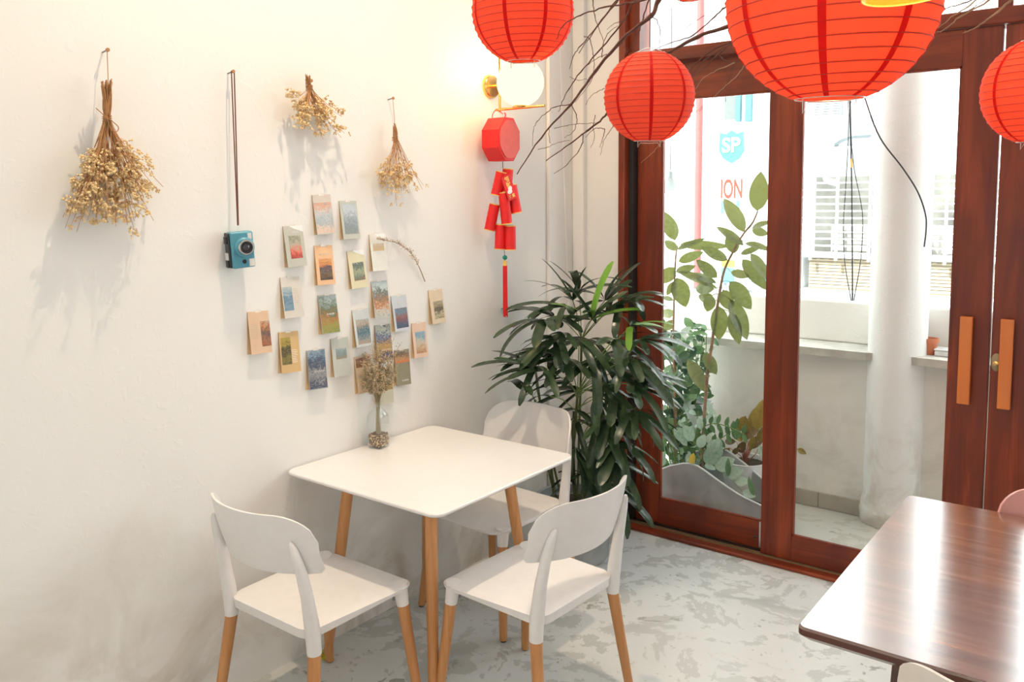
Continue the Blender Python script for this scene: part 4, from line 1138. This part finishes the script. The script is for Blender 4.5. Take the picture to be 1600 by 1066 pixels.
br([(990,-30),(957,8),(930,45),(907,72),(896,88),(890,107)], .003, .0009, 2.64)
br([(1060,-15),(1004,1),(946,12),(907,24),(880,39),(870,62)], .0026, .0008, 1.78, 1.80)
br([(922,-30),(926,0),(929,24),(943,63)], .0024, .0009)
br([(912,57),(921,62),(927,85),(928,105),(922,130),(899,159)], .0016, .0007)
br([(892,163),(868,167),(854,176),(839,190),(833,205),(832,228)], .0018, .0007)
br([(892,163),(900,179),(901,190),(896,205),(882,215)], .0018, .0007)
br([(840,234),(855,230),(875,222),(890,220)], .0012, .0008)
br([(867,201),(885,196),(910,193),(930,192)], .0012, .0009)
br([(1005,-30),(988,5),(975,31),(940,75),(907,113),(888,140),(878,160),(873,175)], .0036, .0009, 2.58)
br([(1020,-30),(1014,0),(1006,25),(999,47),(990,66),(978,84)], .0030, .001, 2.58)
br([(1017,25),(1026,32),(1031,48),(1031,66),(1030,81)], .0016, .0007, 2.58)
br([(1300,-40),(1200,-10),(1138,9),(1117,26),(1083,55),(1048,67),(1014,81)], .0040, .0008, 2.5)
br([(1138,9),(1098,26),(1070,45)], .0013, .0006, 2.5)
br([(1260,-20),(1170,30),(1148,62),(1120,75),(1083,103),(1060,140),(1040,160)], .0034, .0008, 2.48)
br([(1240,20),(1160,55),(1122,85),(1095,110),(1078,122)], .0028, .001, 2.47)
br([(1230,40),(1165,64),(1130,75),(1100,95),(1070,130)], .0022, .001, 2.46)
br([(1125,88),(1135,95),(1148,98),(1160,92)], .002, .001, 2.46)
br([(1148,98),(1120,110),(1098,123),(1085,142)], .0016, .0007, 2.45, 2.45, 'twig_tan')
br([(1164,100),(1150,120),(1130,137),(1105,160),(1079,181)], .0014, .0006, 2.44, 2.44, 'twig_tan')
br([(1148,98),(1144,110),(1138,128),(1125,145),(1110,158),(1092,174)], .0013, .0006, 2.44, 2.44)
br([(1045,212),(1034,222),(1022,236),(1001,255)], .0010, .0006, 2.44, 2.44, 'twig_tan')
br([(944,202),(935,200),(925,204),(915,215)], .0016, .0007)
br([(944,202),(943,212),(940,222),(937,231)], .0014, .0006)
br([(930,180),(927,195),(929,215),(923,231)], .0013, .0006)
br([(962,194),(950,208),(943,222),(938,243)], .0014, .0006)
br([(944,138),(932,144),(922,152),(915,164)], .0012, .0006)
br([(978,32),(962,36),(955,40),(948,46)], .0012, .0006)
br([(970,64),(976,76),(980,84)], .0012, .0007)
br([(948,85),(935,90),(920,100),(905,115)], .0014, .0006)
br([(890,120),(905,126),(915,124),(922,128)], .0010, .0006)
br([(860,224),(858,200),(868,190),(868,187)], .0011, .0006)
br([(940,90),(942,70),(950,52),(965,40)], .0018, .0008)
br([(1620,-30),(1560,16),(1526,42),(1505,52)], .0038, .0010, 2.75, 2.75, 'twig_tan')
br([(1590,-40),(1546,0),(1500,26),(1478,45),(1458,52)], .0034, .0010, 2.72, 2.72, 'twig_tan')
br([(1560,-30),(1515,8),(1490,24),(1468,42),(1440,50)], .0026, .0009, 2.70, 2.70, 'twig_tan')
br([(1540,-10),(1505,5),(1482,12),(1450,22)], .0024, .0010, 2.72)
br([(1560,-15),(1520,12),(1490,26)], .0016, .0010, 2.72)
br([(1478,0),(1470,12),(1460,30)], .0012, .0008, 2.72)
t2_ = MB().tube([at(1120,-120,y=2.62)-OB_, Vector((at(1120,-120,y=2.62).x-OB_.x, 2.62-OB_.y, H-OB_.z))], .002, 5).build('hanging_string', 'black_cord', t)

# ------------------------------------------------------------------ leaves
def blade(L, W, shape='oval', droop=.15, fold=.12, n=9, blunt=False):
    vs = []
    for i in range(n+1):
        f = i/n
        if shape == 'strap': w_ = W*min(1, f*5)**.6*(1 if f < .8 else math.sqrt(max(.0, 1-((f-.8)/.21)**2)))
        elif shape == 'oval': w_ = W*math.sin(PI*min(1, f**.85))**.75 if 0 < f < 1 else 0
        else: w_ = W*(math.sin(PI*f**.8)) if 0 < f < 1 else 0
        w_ = max(w_, .0004)
        a = droop*f; y = L*(math.sin(a)/a*f if a > 1e-4 else f); z = -L*f*(1-math.cos(a))/max(a, 1e-4) if a > 1e-4 else 0
        for q in (-1, -.5, 0, .5, 1): vs.append((q*w_/2, y, z+fold*abs(q)*w_/2*(1.2-.4*abs(q))))
    fs = [(i*5+j, i*5+j+1, (i+1)*5+j+1, (i+1)*5+j) for i in range(n) for j in range(4)]
    return MB().add(vs, fs)
def basis(p, d, nrm=(0,0,1), s=1.0, sw=None):
    y = Vector(d).normalized(); x = y.cross(Vector(nrm))
    if x.length < 1e-3: x = y.orthogonal()
    x.normalize(); z = x.cross(y)
    M = Matrix((x, y, z)).transposed().to_4x4()
    return Matrix.Translation(p) @ M @ Matrix.Diagonal(((sw or s), s, s, 1))

# potted palm in the corner
PP = Vector((.345, 3.33, 0))
t = thing('potted_palm', 'large dark green lady palm in a grey concrete pot in the corner by the doors', 'potted plant', tuple(PP))
MB().lathe([(.0001,0),(.150,0),(.168,.02),(.190,.27),(.193,.305),(.176,.305),(.174,.26),(.0001,.25)], 40).build('pot', 'concrete_pot', t, True)
s = MB().lathe([(.0001,.262),(.10,.268),(.174,.258)], 24).build('soil', 'soil', t, True)
rnd = random.Random(33)
LM = [mesh_only(blade(1, w_, 'strap', dr, .25, 10), 'leaflet', 'palm_leaf') for w_, dr in ((.12,.35),(.14,.6),(.125,.9),(.115,1.2),(.145,.45),(.13,.75))]
LMF = [mesh_only(blade(1, .12, 'strap', .6, .25, 10), 'leaflet', 'palm_leaf_fresh')]
canes = []
cm = []
for i in range(11):
    a = rnd.uniform(0, 2*PI); r = rnd.uniform(.02, .12); h = rnd.uniform(.55, 1.12)
    b0 = Vector((r*math.cos(a), r*math.sin(a), .25)); top = b0+Vector((math.cos(a)*.10*h, math.sin(a)*.10*h-.03, h-.25))
    top.x = max(top.x, -.24); top.y = min(top.y, .28)
    canes.append((b0, top))
    MB().tube(smooth_path([b0, b0.lerp(top,.5)+Vector((rnd.uniform(-.02,.02),rnd.uniform(-.02,.02),0)), top], 4), .006, 7).build('cane', 'cane', t, True)
def ok(p, marg=0):
    w_ = PP+p
    return w_.x > .045+marg and w_.y < 3.76-marg and not (w_.y > 3.53 and w_.x < .12)
tot = 0; azs = []
targets = [ # pixel of the hub of a frond, depth, droop direction in the picture (dx, dy)
 (885,480,3.25,-1,-.1),(850,500,3.15,-1,.05),(895,470,3.3,-.3,-1),(925,500,3.2,.1,-.6),(950,490,3.35,.5,-.7),(985,510,3.25,1,-.1),
 (870,530,3.05,-.9,.5),(905,530,3.0,-.2,1),(960,530,3.05,.6,.6),(1000,530,3.2,1,.3),(930,560,2.98,.1,1),(985,560,3.05,.8,.7),
 (850,580,3.05,-1,.2),(815,600,3.0,-1,.3),(880,590,2.95,-.5,.9),(905,575,3.3,-.4,-.2),(945,600,2.95,.4,.9),(985,600,3.05,.9,.7),
 (860,555,3.25,-.8,-.2),(900,640,2.95,-.3,1),(950,650,2.95,.5,.9),(990,640,3.05,.8,.6),(925,690,2.98,.1,1),(965,690,3.0,.7,.8),(900,700,3.0,-.2,1),
 (930,620,3.15,0,1),(975,580,3.3,.8,.2),(860,620,3.1,-.8,.6),(945,470,3.45,.2,-1),(920,530,3.35,-.2,.2),(885,560,3.1,-.6,.3),(940,560,3.3,.6,0),
 (910,740,3.1,-.4,1),(955,720,3.1,.5,1),(865,495,3.3,-.9,-.5),(910,610,3.2,-.3,.6),(820,612,3.02,-1,.25),(835,575,3.05,-1,-.1),(1000,590,3.25,1,.1),(975,470,3.4,.9,-.3),(955,760,3.2,.6,.6),(900,655,3.16,-.2,1),(915,700,3.16,.2,1),(890,600,3.12,-.7,.5),(935,655,3.14,.3,.8),(905,455,3.38,-.1,-.9),(960,620,3.1,.5,.9),(880,520,3.1,-.5,.6)]
for (hx_, hy_, yy, dx, dy) in targets:
    hub = at(hx_, hy_, y=(max(yy, 3.14)+.04) if hy_ > 640 or hx_ > 860 else yy)-PP
    cane = min(canes, key=lambda c: (c[1]-hub).length if c[1].z < hub.z+.5 else 9)
    zc = min(max(hub.z-.08, cane[0].z+.1), cane[1].z); f_ = (zc-cane[0].z)/(cane[1].z-cane[0].z)
    p0 = cane[0].lerp(cane[1], f_)
    dd = right*dx+Vector((0,0,-dy))*.75+Vector((.25,-.45,0))*rnd.uniform(.3,1.2)
    dd.normalize()
    fr_ = hub
    fresh = (hx_, hy_) in ((985,510),(925,500))
    # petiole from the cane to the hub, leaflets fanning out of the hub
    d = dd; side = d.cross(Vector((0,0,1))).normalized() if abs(d.z) < .97 else right
    up = side.cross(d)
    f = MB().tube(smooth_path([p0, p0.lerp(hub,.55)+Vector((0,0,.02)), hub], 4), .0024, 6).build('frond', 'green_stem', t, True)
    nl = rnd.choice((6,7,8,7)) if tot < 235 else 5
    for k in range(nl):
        ang = rad(-95+190*(k+.5)/nl+rnd.uniform(-8,8))
        e = (d*math.cos(ang)+side*math.sin(ang)+up*rnd.uniform(-.1,.45)).normalized()
        L = rnd.uniform(.22,.31)*(1-.15*abs(math.sin(ang)))
        end = hub+e*L*.8+Vector((0,0,-.3*L))
        if not ok(end): 
            L *= .55; end = hub+e*L*.8
            if not ok(end): continue
        me = rnd.choice(LMF if fresh and k%2 else LM)
        if (PP+end).y < 3.1 and (PP+end).x < .62 and (PP+end).z < .9: continue
        place(me, 'leaflet', f, basis(hub, e, (rnd.uniform(-.25,.25)+.1, rnd.uniform(-.25,.25)-.15, 1), L, L*rnd.uniform(1.0,1.35))); tot += 1

o = MB(); vv = [at(a,b_,x=.0) for a, b_ in ((951,757),(957,752),(958,770),(953,786),(949,782))]
P = at(953, 770, y=3.805)
t = thing('red_dried_leaf', 'small dark red dried leaf hanging beside the palm pot, left of the door frame', 'leaf', tuple(P))
for k_, (dx, dz, w_) in enumerate(((0,.045,.03),(.004,.0,.034),(-.004,-.035,.022))):
    b = blade(.05, w_, 'oval', .8, .3, 6).build('lobe', 'red_leaf', t, True); b.matrix_local = basis((dx,0,dz+.02), (.1*dx,-.1,-1), (.4,-1,0))
MB().tube([(0,0,.05),(.01,.02,.15),(-.03,.05,.26)], .0015, 5).build('stalk', 'twine', t, True)

# ------------------------------------------------------------------ balcony plants
def z_of(a, b_, y): return at(a, b_, y=y).z
# low zinc tub with a wavy rim just behind the glass
TC = Vector((.66, 4.235, 0)); rx, ry = .46, .185
rim = [at(a, b_, y=4.09) for a, b_ in ((985,752),(1030,735),(1050,727),(1078,721),(1098,727),(1130,752),(1160,775),(1195,797),(1240,815))]
def zr(x):
    for p, q in zip(rim, rim[1:]):
        if p.x <= x <= q.x: return p.z+(q.z-p.z)*(x-p.x)/(q.x-p.x)
    return rim[0].z if x < rim[0].x else rim[-1].z
t = thing('zinc_tub', 'wide grey tub with a wavy rim standing behind the glass of the left door', 'planter', tuple(TC))
n = 64; vs = []
for s_, lv in ((1, 0), (1, 1), (.965, 1), (.965, 0)):
    for i in range(n):
        a = 2*PI*i/n; x = rx*s_*math.cos(a); y = ry*s_*math.sin(a); z = max(.05, zr(TC.x+x)) if lv else .0
        if lv == 0 and s_ < 1: z = .06
        vs.append((x, y, z))
fs = [(j*n+k, j*n+(k+1)%n, (j+1)*n+(k+1)%n, (j+1)*n+k) for j in range(3) for k in range(n)]+[tuple(range(n))[::-1], tuple(range(3*n, 4*n))]
MB().add(vs, fs).build('tub', 'zinc_sheet', t, True)
MB().tube([(rx*.985*math.cos(2*PI*i/n), ry*.985*math.sin(2*PI*i/n), max(.05, zr(TC.x+rx*.985*math.cos(2*PI*i/n)))) for i in range(n+1)], .006, 8, False).build('rolled_rim', 'zinc_rim', t, True)
MB().add([(rx*.96*math.cos(2*PI*i/n), ry*.96*math.sin(2*PI*i/n), .07) for i in range(n)], [tuple(range(n))]).build('soil', 'soil', t)

RL = {m_: [mesh_only(blade(1, w_, 'oval', dr, .18, 10), 'leaf', m_) for w_, dr in ((.42,.25),(.38,.5),(.45,.1))] for m_ in ('rubber_leaf',)}
def rubber(label, base, stem_px, leaves, y, seed_, grp='rubber plants behind the left door'):
    rnd = random.Random(seed_); B = Vector(base)
    t = thing('rubber_plant', label, 'plant', tuple(B), 0, grp)
    P_ = [B+Vector((0,0,.05))]+[at(a, b_, y=y) for a, b_ in stem_px]
    P_ = smooth_path(P_, 4)
    MB().tube([p-B for p in P_], [.010-.006*i/(len(P_)-1) for i in range(len(P_))], 9).build('stem', 'rubber_stem', t, True)
    ppm = FPX/((at(1120,450,y=y)-CAM).dot(CF))
    for (x0, y0, x1, y1, w_) in leaves:
        yo = rnd.uniform(-.05,.05)
        b0 = at(x0, y0, y=y+yo*.3); b1 = at(x1, y1, y=y+yo); d = b1-b0; L = d.length*1.02
        near = min(P_, key=lambda p: (p-b0).length)
        if (near-b0).length > .006:
            MB().tube([near-B, (near.lerp(b0,.5)+Vector((0,0,.006)))-B, b0-B], .0018, 5).build('leaf_stalk', 'green_stem', t, True)
        nrm = (CAM-b0).normalized()+Vector((rnd.uniform(-.5,.5), 0, rnd.uniform(-.1,.7)))
        me = rnd.choice(RL['rubber_leaf'])
        place(me, 'leaf', t, basis(b0-B, d, nrm, L, max(.3*L, 1.08*(w_/ppm)/.42)))
rubber('tall rubber plant with broad olive leaves behind the glass, right of the two', (.60, 4.20, .02),
  [(1104,600),(1110,555),(1116,510),(1124,460),(1131,425),(1142,400),(1160,368),(1176,348),(1184,330)],
  [(1183,330,1189,269,25),(1163,363,1132,304,24),(1162,384,1119,348,15),(1148,396,1139,362,20),(1175,357,1201,343,12),(1175,359,1200,366,12),
   (1164,380,1204,386,12),(1157,397,1187,387,10),(1160,405,1198,452,20),(1173,396,1202,436,18),(1137,407,1096,386,15),(1142,425,1171,432,12),
   (1140,440,1177,482,28),(1122,478,1126,532,27),(1141,468,1171,530,26),(1142,487,1155,538,18),(1130,453,1140,484,20),(1121,434,1088,406,16),
   (1120,443,1068,420,14),(1116,452,1080,447,22),(1115,470,1090,460,16),(1100,552,1121,584,20),(1074,562,1105,612,22),(1112,462,1104,487,20)], 4.20, 3)
rubber('shorter rubber plant with grey-green leaves behind the glass, next to the door post', (.42, 4.25, .02),
  [(1055,620),(1053,560),(1052,520),(1053,480),(1054,440),(1056,400),(1059,385)],
  [(1055,376,1037,330,22),(1057,392,1039,374,15),(1062,382,1136,385,16),(1060,409,1098,394,15),(1058,390,1096,372,10),(1054,418,1032,443,20),(1057,434,1071,480,28),
   (1060,424,1119,446,14),(1053,440,1042,462,10),(1052,470,1032,462,9),(1052,485,1030,498,18),(1053,500,1035,520,16),(1056,425,1086,416,12)], 4.25, 5)

def bush(name, label, cat, base, n, box, y, mats, sizes, seed_, shape='oval', wid=.5, grp=None, stems=8):
    rnd = random.Random(seed_); B = Vector(base); t = thing(name, label, cat, tuple(B), 0, grp)
    LMs = [mesh_only(blade(1, wid*k_, shape, dr, .2, 6), 'leaf', m_) for m_ in mats for k_, dr in ((1,.3),(.85,.7))]
    x0, y0, x1, y1 = box; tips = []
    for i in range(stems):
        q = at(rnd.uniform(x0+5, x1-5), rnd.uniform(y0, (y0+y1)/2), y=y+rnd.uniform(-.06,.1)); pth = smooth_path([B, B.lerp(q,.5)+Vector((rnd.uniform(-.03,.03),0,0)), q], 5)
        MB().tube([p-B for p in pth], .0028, 5).build('stem', 'green_stem', t, True); tips += pth[2:]
    for i in range(n):
        p = rnd.choice(tips); q = at(rnd.uniform(x0, x1), rnd.uniform(y0, y1), y=y+rnd.uniform(-.08,.12))
        if rnd.random() < .6: p = q
        else: p = p+Vector((rnd.uniform(-.02,.02),)*3)
        d = Vector((rnd.gauss(0,1), rnd.gauss(0,.5), rnd.gauss(.25,.8)))
        s_ = rnd.uniform(*sizes)
        place(rnd.choice(LMs), 'leaf', t, basis(p-B, d, (CAM-p).normalized()+Vector((rnd.gauss(0,.5), 0, rnd.gauss(.4,.5))), s_))
    return t
bush('leafy_shrub', 'dense dark green shrub filling the lower left of the glass of the first door', 'plant', (.40, 4.28, .07), 250, (1028,515,1088,725), 4.27, ['bush_leaf','dark_leaf','dark_leaf','silver_leaf'], (.05,.10), 8, wid=.6)
bush('variegated_plant', 'silvery green leafed plant in the wavy tub, below the dark shrub', 'plant', (.50, 4.22, .07), 90, (1030,640,1120,728), 4.20, ['silver_leaf','silver_leaf','bush_leaf'], (.05,.085), 12, wid=.6, stems=10)
# tall white pot with a ficus
PW = at(1085, 640, y=4.53); PW.z = 0
t = thing('white_planter', 'tall round white planter behind the rubber plants on the balcony', 'planter', tuple(PW))
zt_ = at(1095, 628, y=4.53).z
MB().lathe([(.0001,0),(.085,0),(.095,.02),(.108,zt_),(.098,zt_),(.095,zt_-.04),(.0001,zt_-.04)], 36).build('pot', 'glazed_white', t, True)
MB().lathe([(.0001,zt_-.033),(.095,zt_-.036)], 20).build('soil', 'soil', t, True)
bush('green_shrub', 'bright green shrub growing in the tall white planter', 'plant', (PW.x, PW.y, zt_-.03), 130, (1035,512,1112,628), 4.46, ['bush_leaf','bush_leaf','dark_leaf'], (.045,.08), 17, stems=8)
# arching stems with paired leaflets
def zz(px_pts, y, label):
    P_ = smooth_path([at(a, b_, y=y) for a, b_ in px_pts], 4); B = P_[0].copy()
    t = thing('arching_stem_plant', label, 'plant', tuple(B))
    MB().tube([p-B for p in P_], [.004-.002*i/len(P_) for i in range(len(P_))], 6).build('stem', 'green_stem', t, True)
    me = mesh_only(blade(1, .34, 'oval', .2, .2, 7), 'leaflet', 'bush_leaf')
    for i in range(3, len(P_)-1, 2):
        d = (P_[i+1]-P_[i-1]).normalized()
        for s in (-1, 1):
            up_ = Vector((0,0,1))*s*.9+d*.35+Vector((0,-.25*s,0))
            place(me, 'leaflet', t, basis(P_[i]-B, up_, (CAM-P_[i]).normalized(), .062, .072))
    return t
zz([(1078,745),(1084,700),(1095,672),(1115,662),(1140,668),(1165,680)], 4.16, 'arching green stem with upright leaflets rising from the wavy tub')
zz([(1086,745),(1100,705),(1120,690),(1140,676),(1152,668)], 4.20, 'lower green stem with leaflets pointing right in the wavy tub')
# croton in a white pot
PC = at(1163, 745, y=4.50); PC.z = 0; zc_ = at(1163, 722, y=4.45).z
t = thing('white_pot', 'round white pot of soil behind the low end of the wavy tub', 'plant pot', tuple(PC))
MB().lathe([(.0001,0),(.10,0),(.125,zc_*.6),(.135,zc_),(.122,zc_),(.118,zc_-.03),(.0001,zc_-.03)], 36).build('pot', 'glazed_white', t, True)
MB().lathe([(.0001,zc_-.018),(.06,zc_-.014),(.12,zc_-.026)], 24).build('soil', 'soil', t, True)
B = Vector((PC.x, PC.y, zc_-.02))
t = thing('croton', 'young plant with pink stems and curled bronze and green leaves in the white pot', 'plant', tuple(B))
rnd = random.Random(2)
CL = [mesh_only(blade(1, .34, 'oval', dr, .4, 9), 'leaf', m_) for m_, dr in (('croton_leaf',.8),('bronze_leaf',1.2),('croton_leaf',.2),('silver_leaf',.3))]
for (a, b_, ta, tb, k_) in ((1165,650,1150,678,0),(1165,652,1168,685,0),(1182,672,1190,632,2),(1150,690,1128,690,1),(1158,686,1180,668,1),(1140,700,1118,728,1),(1165,690,1150,712,1),
     (1185,690,1196,668,2),(1170,700,1190,684,1),(1160,690,1145,675,0),(1178,682,1172,702,2),(1186,696,1194,716,3),(1155,700,1142,712,1),(1172,668,1184,640,0)):
    p = at(a, b_, y=4.42); q = at(ta, tb, y=4.40)
    pth = smooth_path([B, B.lerp(p,.5)+Vector((rnd.uniform(-.01,.02),0,0)), p], 4)
    MB().tube([u-B for u in pth], [.0035]*4+[.002]*(len(pth)-4), 6).build('stem', 'pink_stem', t, True)
    place(CL[k_], 'leaf', t, basis(p-B, q-p, (CAM-p)+Vector((rnd.uniform(-.6,.6),0,rnd.uniform(0,.8))), (q-p).length*1.15, (q-p).length*1.4))
# a broad silvery leaf group in front of the tub rim
B = at(1115, 728, y=4.12)
t = thing('trailing_plant', 'broad pale variegated leaves hanging over the wavy tub rim', 'plant', tuple(B))
SLm = mesh_only(blade(1, .55, 'oval', .3, .15, 8), 'leaf', 'silver_leaf')
for (a, b_, ta, tb) in ((1100,722,1128,700),(1106,706,1124,688),(1118,732,1146,718),(1135,744,1160,734),(1148,752,1170,752),(1160,768,1180,776),(1092,700,1100,680),(1082,690,1070,664),(1076,690,1052,668)):
    p = at(a, b_, y=4.04); q = at(ta, tb, y=4.035)
    MB().tube(smooth_path([Vector((0,0,0)), (p-B)*.5+Vector((0,0,.01)), p-B], 3), .0018, 5).build('stem', 'green_stem', t, True)
    place(SLm, 'leaf', t, basis(p-B, q-p, (CAM-p)+Vector((0,0,.5)), (q-p).length, (q-p).length*1.15))
place(mesh_only(blade(1,.4,'oval',.5,.2,7), 'leaf', 'yellow_leaf'), 'leaf', t, basis(at(1084,708,y=4.05)-B, (-.2,-.1,-1), (.3,-1,.3), .09))
place(mesh_only(blade(1,.3,'oval',.3,.2,7), 'leaf', 'bush_leaf'), 'leaf', t, basis(at(1138,745,y=4.03)-B, (0,-.1,1), (.3,-1,.3), .10))
place(mesh_only(blade(1,.3,'oval',.3,.2,7), 'leaf', 'bush_leaf'), 'leaf', t, basis(at(1178,775,y=4.03)-B, (-.3,-.1,1), (.3,-1,.3), .10))
P = at(1246, 702, y=4.30)
t = thing('lone_leaf_stem', 'single small olive leaf poking out from behind the door stile, before the parapet', 'leaf', tuple(P+Vector((-.10,0,-.1))))
MB().tube(smooth_path([(0,0,0),(.04,0,.08),(.10,0,.1)], 4), .002, 5).build('stem', 'green_stem', t, True)
place(CL[2], 'leaf', t, basis((.10,0,.1), (.7,0,-.25), (.2,-1,.5), .05, .09))
